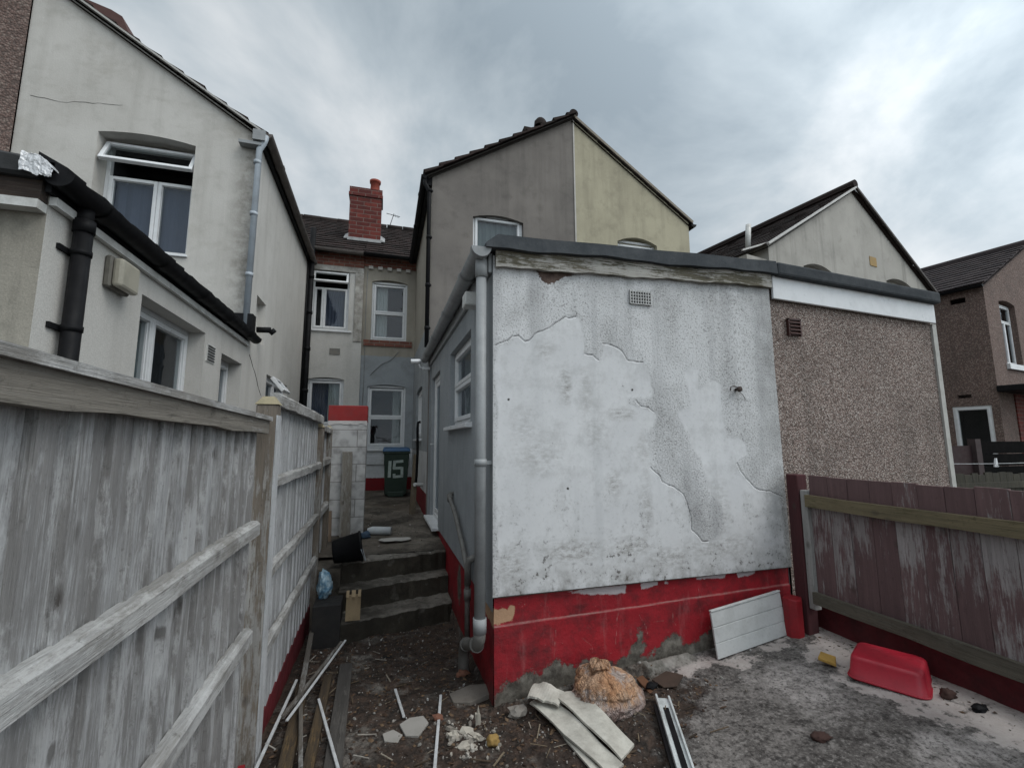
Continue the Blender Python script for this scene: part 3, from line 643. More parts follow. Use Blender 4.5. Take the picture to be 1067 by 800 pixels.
for pts_, w_ in (([(2.06, 1.95), (2.05, 1.65), (2.2, 1.35), (2.35, 1.0)], .17), ([(2.62, 2.85), (2.66, 2.5), (2.75, 2.1), (2.85, 1.6), (2.9, 1.4)], .16), ([(3.13, 2.8), (3.16, .8)], .14), ([(1.62, 2.5), (1.68, 2.2)], .12), ([(1.35, 2.3), (1.42, 2.15)], .10), ([(2.15, 2.75), (2.2, 2.3)], .10), ([(.85, 2.5), (1.0, 2.7)], .1)):
    grime = np.maximum(grime, np.clip(1-seg_dist(ux+fbm(ux, vz, 3, 3, 55)*.2, vz, pts_)/w_, 0, 1)**.9*(.55 if pts_[0][1] > 2.4 else .85))
smud = np.zeros(ux.shape)
for a, b, rx_, rz_, k_ in ((1.26, 2.05, .05, .14, 1), (1.7, 1.85, .14, .05, .8), (1.42, 2.0, .06, .18, .5), (1.1, 2.3, .08, .08, .6), (1.05, 1.55, .2, .14, .5), (1.62, 1.35, .06, .1, .8), (1.88, 1.15, .05, .25, .7), (1.9, 1.6, .1, .12, .5), (2.5, 1.1, .12, .3, .6), (1.3, .9, .25, .08, 1), (1.75, .9, .18, .07, 1), (2.5, .85, .4, .1, .7), (.85, .85, .12, .12, .8), (2.05, .8, .2, .08, .9), (.95, 1.75, .12, .2, .4), (1.5, 1.7, .1, .2, .4)):
    smud = np.maximum(smud, k_*np.clip(1.3-np.hypot((ux-a)/rx_, (vz-b)/rz_), 0, 1))
d_p = sdf(jx, jz, PATCH)
grid_mesh('front_wall', np.stack([ux, 2.94+bow+np.clip(d_p/-.03, 0, 1)*.0012, vz], 1), nu, nv,
          {'grime': grime, 'smudge': smud, 'patch': d_p, 'crack': d_ck, 'brown': sdf(jx, jz, BROWN), 'hole': d_h}, white_mat(), oh)
m_ = MB(); m_.quad((.722, 2.925, .655), (3.165, 2.925, .655), (3.165, 3.0, .657), (.722, 3.0, .657)); ob('render_lip', m_, bpy.data.materials['flaking_white_render'], oh)
def plinth_mat():
    t = Mt('flaking_red_plinth'); ex, sc, bf, jo = t.attr('exposed'), t.attr('scuff'), t.attr('buff'), t.attr('joint')
    e_ = t.m2('MULTIPLY', t.m2('ADD', t.noise(14, 9, .76), -.5), .20)
    red = t.mix(t.ramp(t.noise(2.6, 7, .65), .36, .66), (.31, .012, .020), (.22, .010, .017))
    red = t.mix(t.ramp(t.noise(6, 8, .75), .46, .66, 0, .75), red, (.06, .012, .014))
    red = t.mix(t.ramp(t.noise(1, 7, .7, co=t.map((9, 9, 1.6))), .58, .74, 0, .4), red, (.34, .14, .14))
    red = t.mix(t.ramp(t.noise(30, 6, .8), .66, .7, 0, .6), red, (.40, .30, .28))
    conc = t.mix(t.ramp(t.noise(12, 7, .7), .38, .62), (.05, .043, .036), (.19, .175, .15))
    base = t.mix(t.ramp(t.m2('ADD', jo, t.m2('MULTIPLY', t.noise(35, 4), .006)), .005, .010, .6, 0), red, (.38, .22, .2))
    base = t.mix(t.ramp(t.m2('ADD', ex, e_), -.008, .01, 1, 0), base, conc)
    base = t.mix(t.ramp(t.m2('ADD', sc, t.m2('MULTIPLY', e_, .3)), -.003, .004, .9, 0), base, (.50, .47, .48))
    base = t.mix(t.ramp(t.m2('ADD', bf, t.m2('MULTIPLY', e_, .35)), -.004, .004, 1, 0), base, (.42, .26, .16))
    sp = t.t.nodes.new('ShaderNodeSeparateXYZ'); t.L(t.co, sp.inputs[0])
    base = t.mix(t.m2('MULTIPLY', t.ramp(sp.outputs[2], -.1, .2, 1, 0), t.ramp(t.noise(5, 5), .35, .6, 0, .8)), base, (.05, .04, .03))
    h = t.m2('SUBTRACT', t.noise(30, 5, .65), t.ramp(t.m2('ADD', ex, e_), -.01, .01, .8, 0))
    return t.out(base, .6, t.bump(h, .5, .01), .35)
PLINTH = plinth_mat()
nu, nv = 250, 100
uu = np.linspace(.735, 3.16, nu); vv = np.linspace(-.2, .66, nv); UX, VZ = np.meshgrid(uu, vv); ux, vz = UX.ravel(), VZ.ravel()
d_sc = np.full(ux.shape, 9.0)
for c_ in SCUFF: d_sc = np.minimum(d_sc, sdf(ux, vz, c_))
d_jo = seg_dist(ux, vz+fbm(ux, vz, 5, 2, 3)*.01, JOINT)
for c_ in ([(1.80, .43), (1.86, .30)], [(1.63, .50), (1.60, .26)], [(1.35, .33), (1.42, .27), (1.43, .23)], [(2.07, .42), (2.06, .36), (2.09, .33)], [(1.16, .40), (1.15, .22)], [(1.9, .37), (1.99, .37)], [(2.3, .57), (2.31, .5)]):
    d_jo = np.minimum(d_jo, seg_dist(ux+fbm(ux, vz, 20, 2, 6)*.02, vz, c_)+.002)
step_ = np.where(vz > np.interp(ux, [j[0] for j in JOINT], [j[1] for j in JOINT]), 0, -.006)
grid_mesh('plinth', np.stack([ux, 2.962+fbm(ux, vz, 2.5, 4, 22)*.03+step_, vz], 1), nu, nv, {'exposed': sdf(ux, vz, EXPOSED), 'scuff': d_sc, 'buff': sdf(ux, vz, BUFF), 'joint': d_jo}, PLINTH, oh)
nu, nv = 180, 60
uu = np.linspace(2.962, 7.0, nu); vv = np.linspace(-.25, .575, nv); UX, VZ = np.meshgrid(uu, vv); ux, vz = UX.ravel(), VZ.ravel()
exs = np.minimum(vz-(-.02+.10*fbm(ux, vz, 1.5, 3, 7)), np.hypot(ux-4.3, (vz-.35)*.6)-.10)
grid_mesh('side_plinth', np.stack([.736+fbm(ux, vz, 3, 3, 2)*.02, ux, vz], 1), nu, nv, {'exposed': exs, 'scuff': exs*0+9, 'buff': sdf(ux, vz, [(2.9, .45), (3.25, .47), (3.2, .575), (2.9, .575)]), 'joint': exs*0+9}, PLINTH, oh)
m_ = MB(); wall(m_, (.722, 2.941), (0, 1, 0), (-1, 0, 0), .565, [(0, 2.99), (4.06, 2.99)], [(.80, 2.02, 1.82, 2.63, 0), (2.92, 3.90, .57, 2.60, 0)], .09)
ob('side_wall', m_, SIDEGREY, oh)
m_ = MB(); m_.box(.70, 2.0, 6.99, 7.0, .2, 3.0); m_.quad((3.16, 2.96, -.2), (3.16, 7, -.2), (3.16, 7, 3.05), (3.16, 2.96, 3.05)); ob('party_wall', m_, SIDEGREY, oh)
window(oh, (.722, 3.74, 1.82), (0, 1, 0), (-1, 0, 0), 1.22, .81, [(.045, 1.175, .045, .42), (.045, 1.175, .42, .765)], .06, sill=(-.07, 1.27, -.05, 0, .06),
       behind=[('blind', GREYBLIND, .05, 1.17, .04, .78, .16)])
# door with its white frame
pt_ = lambda a, z, d: Vector((.722+d, 5.86+a, z))
m_ = MB(); frame_bars(m_, pt_, 0, .98, .57, 2.60, .07, .045, .12); dr = ob('door', m_, PVC, oh, bevel=.004)
m_ = MB(); frame_bars(m_, pt_, .072, .908, .64, 2.528, .07, .055, .10); ob('door_leaf', m_, PVC, dr, bevel=.004)
m_ = MB(); m_.quad(pt_(.13, .70, .065), pt_(.85, .70, .065), pt_(.85, 2.47, .065), pt_(.13, 2.47, .065)); ob('pane', m_, GLASS, dr)
m_ = MB(); m_.box(.64, .80, 5.80, 6.9, .545, .585); ob('door_sill', m_, PVC, dr, bevel=.005)
m_ = MB(); m_.tube([(.745, 6.70, 1.62), (.70, 6.70, 1.62), (.70, 6.58, 1.62)], .01, 8); ob('door_handle', m_, PVC, dr)
# roof, fascia, gutter and pipes
TIMBER_F = wood_mat('peeling_fascia', (.16, .14, .10), (.085, .08, .055), (.52, .50, .46), .80, 'x', (.025, .022, .016), .6, spread=.02, isl=False)
n_ = 40; m_ = MB()
def fasc(i): return .735+(3.165-.735)*i/n_
for i in range(n_):
    xa, xb = fasc(i), fasc(i+1); la, lb = 2.868+.085*i/n_, 2.868+.085*(i+1)/n_
    wv = lambda k: .004*math.sin(k*1.7)+.004*math.sin(k*.61)
    m_.hexa([(xa, 2.905, la+wv(i)), (xb, 2.905, lb+wv(i+1)), (xb, 2.937, lb+wv(i+1)), (xa, 2.937, la+wv(i)), (xa, 2.905, la+.14), (xb, 2.905, lb+.14), (xb, 2.937, lb+.14), (xa, 2.937, la+.14)])
bm_ = ob('fascia_board', m_, TIMBER_F, oh)
m_ = MB(); xs_ = [.655, .70, .74]+[.74+(3.195-.74)*i/30 for i in range(1, 31)]
for a, b in zip(xs_, xs_[1:]):
    def zz_(x): return 2.99+.068*(x-.66)/2.53
    def tt_(x): return (3.02+(x-.655)/.085*.07) if x < .74 else 3.09+.08*(x-.74)/2.455
    w0, w1 = .007*math.sin(a*5)+.004*math.sin(a*17), .007*math.sin(b*5)+.004*math.sin(b*17)
    f0, f1 = 2.862+.006*math.sin(a*7), 2.862+.006*math.sin(b*7)
    m_.hexa([(a, f0, zz_(a)+w0), (b, f1, zz_(b)+w1), (b, 7.0, zz_(b)), (a, 7.0, zz_(a)), (a, f0+.012, tt_(a)), (b, f1+.012, tt_(b)), (b, 7.0, tt_(b)), (a, 7.0, tt_(a))])
fr_ = ob('felt_roof', m_, FELT, oh)
gut = gutter('gutter', GREYPIPE, oh, (.625, 2.90, 2.985), (.625, 7.10, 2.955), .062, joints=4)
m_ = MB(); m_.prism([(.625+.07*math.cos(math.pi+math.pi*i/12), 2.988+.07*math.sin(math.pi+math.pi*i/12)) for i in range(13)], 1, 2.875, 2.93); ob('stop_end', m_, GREYPIPE, gut)
m_ = MB(); m_.box(.692, .719, 2.96, 6.98, 2.84, 2.985); ob('side_fascia', m_, GREYPIPE, oh, bevel=.004)
m_ = MB(); m_.tube([(.645, 2.975, 2.96), (.645, 2.975, .46)], .037, 16); m_.tube([(.645, 2.975, 2.93), (.645, 2.975, 2.80)], .044, 16); m_.tube([(.645, 2.975, .53), (.645, 2.975, .44)], .044, 16)
dp = ob('downpipe', m_, GREYPIPE, oh)
m_ = MB(); m_.tube([(.645, 2.975, 1.49), (.645, 2.975, 1.535)], .043, 16); m_.box(.60, .722, 2.965, 2.985, 1.50, 1.525); ob('pipe_clip', m_, GREYPIPE, dp)
GP2 = plain('grimy_grey_pipe', (.15, .145, .135), .6, (.04, .035, .03), .6)
m_ = MB(); m_.tube([(.645, 2.975, .45), (.645, 2.985, .40), (.643, 3.03, .345), (.64, 3.10, .32), (.64, 3.40, .20), (.64, 3.47, .165), (.64, 3.50, .11), (.64, 3.505, .05), (.64, 3.505, -.2)], .04, 16)
m_.tube([(.643, 3.04, .341), (.64, 3.11, .316)], .047, 16); m_.tube([(.64, 3.39, .205), (.64, 3.44, .18)], .047, 16); ob('drain_shoe', m_, GP2, dp)
wp = MB(); wp.tube([(.722, 4.62, 1.13), (.69, 4.62, 1.13), (.68, 4.60, 1.10), (.68, 4.2, .98), (.68, 3.80, .78), (.68, 3.62, .66), (.68, 3.60, .60), (.68, 3.58, .1)], .021, 12)
wp.tube([(.735, 3.56, .76), (.69, 3.57, .74), (.68, 3.58, .70), (.68, 3.59, .55)], .027, 12); wp.tube([(.68, 4.60, 1.12), (.68, 4.55, 1.07)], .029, 12); wp.tube([(.68, 3.59, .52), (.68, 3.59, .44)], .029, 12)
ob('waste_pipe', wp, GP2, oh)
m_ = MB(); m_.box(.60, .715, 3.36, 3.50, 2.72, 2.83); ob('junction_box', m_, PVC_OLD, oh, bevel=.008)
# pierced air brick in the front wall
ab = MB(); ab.box(1.805, 1.985, 2.928, 2.95, 2.70, 2.80); abo = ob('air_brick', ab, plain('hole_shade', (.02, .018, .017), .9), oh)  # near-black backing paints the shade inside the pierced holes
m_ = MB()
for i in range(9): m_.box(1.80+i*.0225, 1.8065+i*.0225, 2.921, 2.935, 2.695, 2.805)
for j in range(5): m_.box(1.80, 1.99, 2.923, 2.934, 2.695+j*.0245, 2.702+j*.0245)
ob('grille', m_, plain('white_clay', (.5, .5, .49), .8, (.15, .15, .14), .5), abo)
m_ = MB(); m_.lathe((2.748, 2.94, 2.06), [(.012, -.03), (.012, .03), (.022, .03), (.022, .045), (0, .045)], 14, (0, -1, 0)); m_.tube([(2.74, 2.92, 2.075), (2.70, 2.91, 2.085), (2.665, 2.905, 2.075), (2.66, 2.905, 2.045)], .004, 6)
m_.tube([(2.755, 2.925, 2.05), (2.80, 2.93, 2.02), (2.83, 2.932, 1.98)], .002, 6); ob('wall_hook', m_, plain('rusty_iron', (.05, .035, .03), .8), oh)

# ---------------------------------------------------------------- pebbledashed outhouse beside it
po = thing('outhouse', 'pebbledashed flat roofed outhouse with a clean white fascia, next to the flaking white one', 'outhouse', (4.18, 2.96, 0))
m_ = MB(); wall(m_, (3.18, 2.96), (1, 0, 0), (0, -1, 0), -.1, [(0, 3.0), (1.975, 2.9)]); ob('front_wall', m_, PEBBLE, po)
m_ = MB(); wall(m_, (5.155, 2.96), (0, 1, 0), (1, 0, 0), -.1, [(0, 2.9), (4.04, 2.9)]); wall(m_, (3.2, 7.0), (1, 0, 0), (0, 1, 0), -.1, [(0, 2.95), (1.95, 2.9)]); ob('side_wall', m_, PEBBLE, po)
m_ = MB(); m_.prism([(3.185, 2.855), (5.165, 2.775), (5.165, 2.97), (3.185, 3.06)], 1, 2.915, 2.94); ob('fascia_board', m_, PVC, po, bevel=.004)
m_ = MB(); m_.prism([(3.20, 3.05), (5.185, 2.962), (5.185, 3.075), (3.20, 3.165)], 1, 2.86, 7.0); ob('felt_roof', m_, FELT, po, bevel=.02, seg=2)
m_ = MB(); m_.box(5.15, 5.205, 2.942, 3.0, -.1, 2.775); ob('corner_trim', m_, plain('pale_corner_bead', (.40, .395, .37), .8, (.15, .15, .13), .4), po)
m_ = MB(); m_.box(3.345, 3.475, 2.945, 2.965, 2.55, 2.69); v_ = ob('vent', m_, plain('brown_plastic', (.05, .018, .014), .5), po)
m_ = MB()
for j in range(4): m_.hexa([(3.35, 2.925, 2.56+j*.032), (3.47, 2.925, 2.56+j*.032), (3.47, 2.945, 2.575+j*.032), (3.35, 2.945, 2.575+j*.032), (3.35, 2.925, 2.566+j*.032), (3.47, 2.925, 2.566+j*.032), (3.47, 2.945, 2.583+j*.032), (3.35, 2.945, 2.583+j*.032)])
m_.box(3.34, 3.352, 2.93, 2.95, 2.545, 2.695); m_.box(3.468, 3.48, 2.93, 2.95, 2.545, 2.695); m_.box(3.34, 3.48, 2.93, 2.95, 2.685, 2.697); ob('louvre', m_, bpy.data.materials['brown_plastic'], v_)

# ---------------------------------------------------------------- terraced house behind the white outhouse
h1 = thing('terraced_house', 'terraced house whose dark grey rear wing rises behind the flaking white outhouse', 'house', (1.9, 7.0, 0))
m_ = MB(); wall(m_, (.68, 7.0), (1, 0, 0), (0, -1, 0), -.1, [(0, 6.03), (2.57, 7.62)], [(.69, 1.58, 4.1, 5.42, .07)], .10); ob('gable_wall', m_, GREYWING, h1)
m_ = MB(); wall(m_, (.68, 7.0), (0, 1, 0), (-1, 0, 0), -.1, [(0, 6.03), (3.5, 6.03)], [(1.1, 2.45, 1.72, 2.64, .05)], .10)
wall(m_, (-.5, 10.5), (1, 0, 0), (0, -1, 0), -.1, [(0, 5.7), (1.18, 5.7)], [(.19, .99, 3.98, 5.36, .06), (.17, 1.01, 1.53, 2.90, .05)], .10); ob('rear_wall', m_, ALLEYWALL, h1)
window(h1, (1.37, 7.0, 4.1), (1, 0, 0), (0, -1, 0), .89, 1.42, [(.045, .845, .045, 1.35)], .075, behind=[('blind', GREYBLIND, .05, .85, .04, 1.36, .14)])
window(h1, (.68, 8.1, 1.72), (0, 1, 0), (-1, 0, 0), 1.35, .94, [(.045, .42, .045, .88), (.42, .9, .045, .88), (.9, 1.305, .045, .88)], .05, sill=(-.06, 1.42, -.05, 0, .05))
window(h1, (-.31, 10.5, 3.98), (1, 0, 0), (0, -1, 0), .80, 1.40, [(.045, .755, .045, .66), (.045, .755, .66, 1.33)], .06, behind=[('curtain', NET, .05, .36, .04, 1.32, .16)])
window(h1, (-.33, 10.5, 1.53), (1, 0, 0), (0, -1, 0), .84, 1.40, [(.045, .795, .045, .68), (.045, .795, .68, 1.33)], .06, sill=(-.06, .92, -.07, 0, .06), behind=[('curtain', NET, .56, .80, .04, 1.32, .3)])
m_ = MB(); m_.box(-.46, .62, 10.47, 10.5, 3.83, 3.97); ob('brick_sill', m_, BRICK_BAND, h1)
m_ = MB(); m_.box(-.42, .62, 10.46, 10.5, 1.16, 1.34); ob('plinth_course', m_, plain('white_masonry_paint', (.5, .51, .52), .8, (.2, .2, .19), .5), h1, bevel=.006)
m_ = MB(); m_.box(-.5, .68, 10.475, 10.56, 5.70, 6.0); bb = ob('brick_eaves', m_, BRICK_BAND, h1)
for i in range(5):
    m_ = MB(); m_.box(-.40+i*.21, -.30+i*.21, 10.44, 10.475, 5.64, 5.71); ob('dentil', m_, CREAM, bb)
tiles('roof', TILE, h1, (-.5, 10.28, 5.93), (1, 0, 0), 3.75, (0, 3.2, 2.2), 3.95, .24, .2, .032)
m_ = MB(); m_.quad((-.5, 13.52, 8.12), (3.25, 13.52, 8.12), (3.25, 17, 5.9), (-.5, 17, 5.9)); m_.quad((-.5, 17, -.1), (3.25, 17, -.1), (3.25, 17, 5.9), (-.5, 17, 5.9)); ob('street_side', m_, TILE_DARK, h1)
ridge_tiles('ridge_tiles', TILE, h1, (-.5, 13.52, 8.14), (3.25, 13.52, 8.14), .12)
tiles('wing_roof', TILE, h1, (.55, 6.90, 6.0), (0, 1, 0), 5.6, (2.7, 0, 1.67), 3.16, .30, .25, .055)
ridge_tiles('wing_ridge', TILE, h1, (3.25, 6.95, 7.69), (3.25, 12.4, 7.69), .085)
m_ = MB(); m_.lathe((2.62, 7.06, 7.36), [(0, .16), (.07, .15), (.11, .1), (.12, 0)], 12); ob('loose_tile', m_, TILE, h1); m_ = MB(); m_.box(2.28, 2.42, 6.96, 7.2, 7.16, 7.24); ob('loose_tile', m_, TILE, h1)
m_ = MB(); m_.bar((.60, 6.975, 5.985), (3.27, 6.975, 7.64), .04, .05); ob('verge', m_, plain('dark_mortar', (.05, .045, .04), .95), h1)
m_ = MB(); m_.box(.60, .67, 7.0, 10.4, 5.86, 5.99); ob('eaves_fascia', m_, BLACK, h1)
gutter('gutter', BLACK, h1, (.555, 6.93, 5.99), (.555, 10.3, 5.86), .06)
m_ = MB(); m_.tube([(.56, 6.97, 5.95), (.56, 6.97, 5.86), (.63, 6.94, 5.72), (.635, 6.94, 3.12)], .034, 12)
for z in (5.7, 4.9, 4.1, 3.4): m_.tube([(.635, 6.94, z), (.635, 6.94, z+.05)], .042, 12); m_.box(.635, .69, 6.93, 6.95, z+.01, z+.04)
ob('downpipe', m_, BLACK, h1)
gutter('rear_gutter', BLACK, h1, (-.5, 10.22, 5.93), (.62, 10.22, 5.90), .06, joints=1)
# chimney
m_ = MB(); m_.box(-.95, -.18, 11.3, 11.85, 6.3, 7.86); m_.box(-.98, -.15, 11.27, 11.88, 7.86, 7.94); m_.box(-.965, -.165, 11.285, 11.865, 7.94, 8.09); ch = ob('chimney', m_, BRICK, h1)
m_ = MB(); m_.lathe((-.36, 11.55, 8.09), [(.13, 0), (.12, .06), (.115, .30), (.14, .31), (.145, .37), (.11, .37), (.10, .2)], 18); ob('chimney_pot', m_, plain('terracotta', (.25, .05, .03), .75, (.06, .02, .015), .4), ch)
m_ = MB(); R_ = random.Random(4)
m_.box(-.97, -.16, 11.275, 11.3, 6.66, 6.74); m_.hexa([(-1.06, 11.3, 6.70), (-.95, 11.3, 6.70), (-.95, 11.75, 7.01), (-1.06, 11.75, 6.99), (-1.06, 11.3, 6.715), (-.95, 11.3, 6.76), (-.95, 11.75, 7.07), (-1.06, 11.75, 7.005)]); m_.hexa([(-.18, 11.3, 6.70), (-.07, 11.3, 6.70), (-.07, 11.75, 6.99), (-.18, 11.75, 7.01), (-.18, 11.3, 6.76), (-.07, 11.3, 6.715), (-.07, 11.75, 7.005), (-.18, 11.75, 7.07)])
ob('lead_flashing', m_, LEAD, ch)
ae = MB(); ae.tube([(.02, 13.45, 8.1), (.16, 13.45, 8.62)], .012, 8); ae.tube([(-.06, 13.45, 8.60), (.34, 13.40, 8.52)], .009, 6)
for i in range(6): c = Vector((-.04+i*.07, 13.45, 8.60-.015*i)); ae.tube([c-Vector((.02, .12, .07)), c+Vector((.02, .12, .07))], .006, 6)
ae.tube([(.28, 13.33, 8.45), (.28, 13.55, 8.62)], .01, 6); ae.tube([(.20, 13.33, 8.47), (.20, 13.55, 8.64)], .01, 6)
tag(ob('tv_aerial', ae, plain('aluminium', (.16, .16, .17), .4, metal=.6)), 'small television aerial on the ridge right of the red brick chimney', 'aerial')
# cables on the rear wall
m_ = MB(); m_.tube([(-.42, 10.49, 5.6), (-.43, 10.488, 4.5), (-.42, 10.488, 3.2), (-.43, 10.49, 1.5)], .007, 6); m_.tube([(-.28, 10.488, 3.16), (-.05, 10.486, 3.42), (.16, 10.486, 3.52), (.32, 10.486, 3.72)], .007, 6); ob('cable', m_, plain('grey_cable', (.24, .24, .24), .6), h1)

# ---------------------------------------------------------------- its mirror twin, yellow cream wing
h2 = thing('terraced_house', 'terraced house with the yellowish cream half of the shared rear gable', 'house', (4.5, 7.0, 0))
m_ = MB(); wall(m_, (3.25, 7.0), (1, 0, 0), (0, -1, 0), -.1, [(0, 7.62), (2.42, 5.92)], [(.84, 1.68, 4.2, 5.33, .11)], .12); wall(m_, (5.67, 7.0), (0, 1, 0), (1, 0, 0), -.1, [(0, 5.92), (3.5, 5.92)])
wall(m_, (5.67, 10.5), (1, 0, 0), (0, -1, 0), -.1, [(0, 5.95), (1.4, 5.95)]); ob('gable_wall', m_, YELLOWWING, h2)
window(h2, (4.09, 7.0, 4.2), (1, 0, 0), (0, -1, 0), .84, 1.2, [(.045, .795, .045, .62), (.045, .795, .62, 1.12)], .09)
tiles('wing_roof', TILE, h2, (5.74, 12.5, 5.86), (0, -1, 0), 5.53, (-2.49, 0, 1.74), 3.04, .30, .25, .03)
tiles('roof', TILE, h2, (3.25, 10.28, 5.93), (1, 0, 0), 3.75, (0, 3.2, 2.2), 3.95, .24, .2, .032)
m_ = MB(); m_.quad((3.25, 13.52, 8.12), (7.0, 13.52, 8.12), (7.0, 17, 5.9), (3.25, 17, 5.9)); m_.quad((3.25, 17, -.1), (7.0, 17, -.1), (7.0, 17, 5.9), (3.25, 17, 5.9)); m_.add([(7.0, 10.5, -.1), (7.0, 17, -.1), (7.0, 17, 5.9), (7.0, 13.52, 8.1), (7.0, 10.5, 5.95)], [(0, 1, 2, 3, 4)]); ob('street_side', m_, TILE_DARK, h2)
m_ = MB(); m_.bar((3.25, 6.96, 7.64), (5.74, 6.96, 5.90), .04, .045); ob('verge', m_, plain('pale_verge', (.24, .21, .17), .9), h2)
gutter('gutter', BLACK, h2, (5.76, 6.95, 5.86), (5.76, 10.4, 5.84), .06)
m_ = MB(); m_.box(3.236, 3.262, 6.985, 6.999, 2.9, 7.6); ob('party_bead', m_, CREAM, h2)

# ---------------------------------------------------------------- cream house on the left with its wing and rear wall
h3 = thing('terraced_house', 'tall cream rendered house on the left, with an open top window in its gable', 'house', (-2.9, 6.1, 0))
m_ = MB(); wall(m_, (-4.15, 6.1), (1, 0, 0), (0, -1, 0), -.1, [(0, 7.26), (2.49, 5.66)], [(.78, 1.79, 3.93, 5.36, .05)], .27); ob('gable_wall', m_, CREAM, h3)
m_ = MB(); wall(m_, (-1.66, 6.1), (0, 1, 0), (1, 0, 0), -.1, [(0, 5.66), (4.35, 5.66)], [(.42, .90, 3.02, 3.62, 0), (1.2, 2.75, 2.0, 2.66, 0)], .10)
m_.quad((-1.76, 6.5, 3.0), (-1.76, 7.02, 3.0), (-1.76, 7.02, 3.65), (-1.76, 6.5, 3.65)); ob('wing_side_wall', m_, CREAM_SIDE, h3)
m_ = MB(); wall(m_, (-1.66, 10.45), (1, 0, 0), (0, -1, 0), -.1, [(0, 5.62), (1.16, 5.62)], [(.08, .86, 4.14, 5.48, .05), (.08, .83, 2.0, 3.02, .05)], .12)
m_.quad((-.5, 10.45, -.1), (-.5, 10.52, -.1), (-.5, 10.52, 5.62), (-.5, 10.45, 5.62)); ob('rear_wall', m_, CREAM_SIDE, h3)
m_ = MB(); m_.box(-1.66, -.5, 10.425, 10.449, 5.50, 5.62); m_.box(-.68, -.5, 10.425, 10.449, 3.9, 5.498); ob('plaster_band', m_, CREAM, h3, bevel=.004)
m_ = MB(); m_.box(-1.66, -.5, 10.43, 10.5, 5.62, 5.95); ob('brick_eaves', m_, BRICK_BAND, h3)
# window of the gable: two casements and a top light pushed out
wv_ = window(h3, (-3.37, 6.1, 3.93), (1, 0, 0), (0, -1, 0), 1.01, 1.43, [(.045, .56, .045, 1.0), (.56, .965, .045, 1.0)], .22, sill=(-.0, 1.03, -.04, 0, .03), behind=[('blind', BLUE_REFLECTION, .05, .96, .04, .99, .30)])  # blue sheet behind the casements colours in their reflection
def top_light(P, w, hgt, ang, parent, u_=Vector((1, 0, 0)), nrm=Vector((0, -1, 0))):
    P = Vector(P); dn = Vector((0, 0, -1))*math.cos(ang)+nrm*math.sin(ang); q = u_.cross(dn)
    pt = lambda a, z, d: P+u_*a+dn*(hgt-z)+q*d
    m = MB(); frame_bars(m, pt, 0, w, 0, hgt, .045, -.025, .025); s = ob('top_light', m, PVC, parent, bevel=.004)
    g = MB(); g.quad(pt(.04, .04, 0), pt(w-.04, .04, 0), pt(w-.04, hgt-.04, 0), pt(.04, hgt-.04, 0)); ob('top_pane', g, GLASS, s)
top_light((-3.35, 6.26, 5.32), .97, .33, rad(27), h3)
window(h3, (-1.58, 10.45, 4.14), (1, 0, 0), (0, -1, 0), .78, 1.36, [(.04, .24, .045, .98), (.24, .735, .045, .98)], .07, sill=(-.02, .86, -.05, 0, .04), behind=[('blind', BLUE_REFLECTION, .22, .74, .04, .97, .2)], name='window')  # the blue sheet gives this pane its painted reflection too
top_light((-1.56, 10.46, 5.46), .74, .30, rad(28), h3)
window(h3, (-1.58, 10.45, 2.0), (1, 0, 0), (0, -1, 0), .75, 1.05, [(.045, .705, .045, .99)], .07, sill=(-.02, .83, -.05, 0, .04), behind=[('blind', NET, .42, .70, .04, .98, .18), ('curtain', BLUE_REFLECTION, .05, .42, .04, .98, .22)])  # net blind on the right; the blue sheet colours in a reflection
sw = window(h3, (-1.66, 7.3, 2.0), (0, 1, 0), (1, 0, 0), 1.55, .66, [(.045, .75, .045, .61), (.75, 1.505, .045, .61)], .07)
top_light((-1.60, 7.33, 2.62), .5, .26, rad(40), h3, Vector((0, 1, 0)), Vector((1, 0, 0)))
tiles('wing_roof', TILE, h3, (-1.57, 12.5, 5.63), (0, -1, 0), 6.45, (-2.58, 0, 1.66), 3.07, .30, .25, .05)
tiles('roof', TILE, h3, (-4.25, 10.28, 5.93), (1, 0, 0), 3.75, (0, 3.2, 2.2), 3.95, .24, .2, .032)
m_ = MB(); m_.quad((-4.25, 13.52, 8.12), (-.5, 13.52, 8.12), (-.5, 17, 5.9), (-4.25, 17, 5.9)); m_.quad((-4.25, 17, -.1), (-.5, 17, -.1), (-.5, 17, 5.9), (-4.25, 17, 5.9)); ob('street_side', m_, TILE_DARK, h3)
ridge_tiles('ridge_tiles', TILE, h3, (-4.25, 13.52, 8.14), (-.5, 13.52, 8.14), .12)
m_ = MB(); m_.bar((-4.15, 6.045, 7.285), (-1.60, 6.045, 5.655), .05, .022); ob('verge', m_, plain('verge_strip', (.40, .39, .37), .8), h3)
m_ = MB(); m_.add([(-3.72, 6.15, 6.95), (-3.30, 6.15, 6.75), (-3.18, 6.15, 6.68), (-3.30, 6.15, 6.98), (-3.42, 6.15, 7.04), (-3.72, 6.15, 7.12), (-3.72, 6.5, 6.95), (-3.30, 6.5, 6.75), (-3.18, 6.5, 6.68), (-3.30, 6.5, 6.98), (-3.42, 6.5, 7.04), (-3.72, 6.5, 7.12)],
      [(0, 1, 2, 3, 4, 5), (11, 10, 9, 8, 7, 6)]+[(i, (i+1) % 6, 6+(i+1) % 6, 6+i) for i in range(6)]); ob('raised_verge', m_, plain('red_clay', (.09, .045, .04), .9), h3)
m_ = MB(); m_.box(-1.658, -1.60, 6.12, 10.4, 5.55, 5.66); ob('eaves_fascia', m_, BLACK, h3)
gutter('gutter', GALV, h3, (-1.545, 6.02, 5.64), (-1.545, 10.35, 5.62), .06)
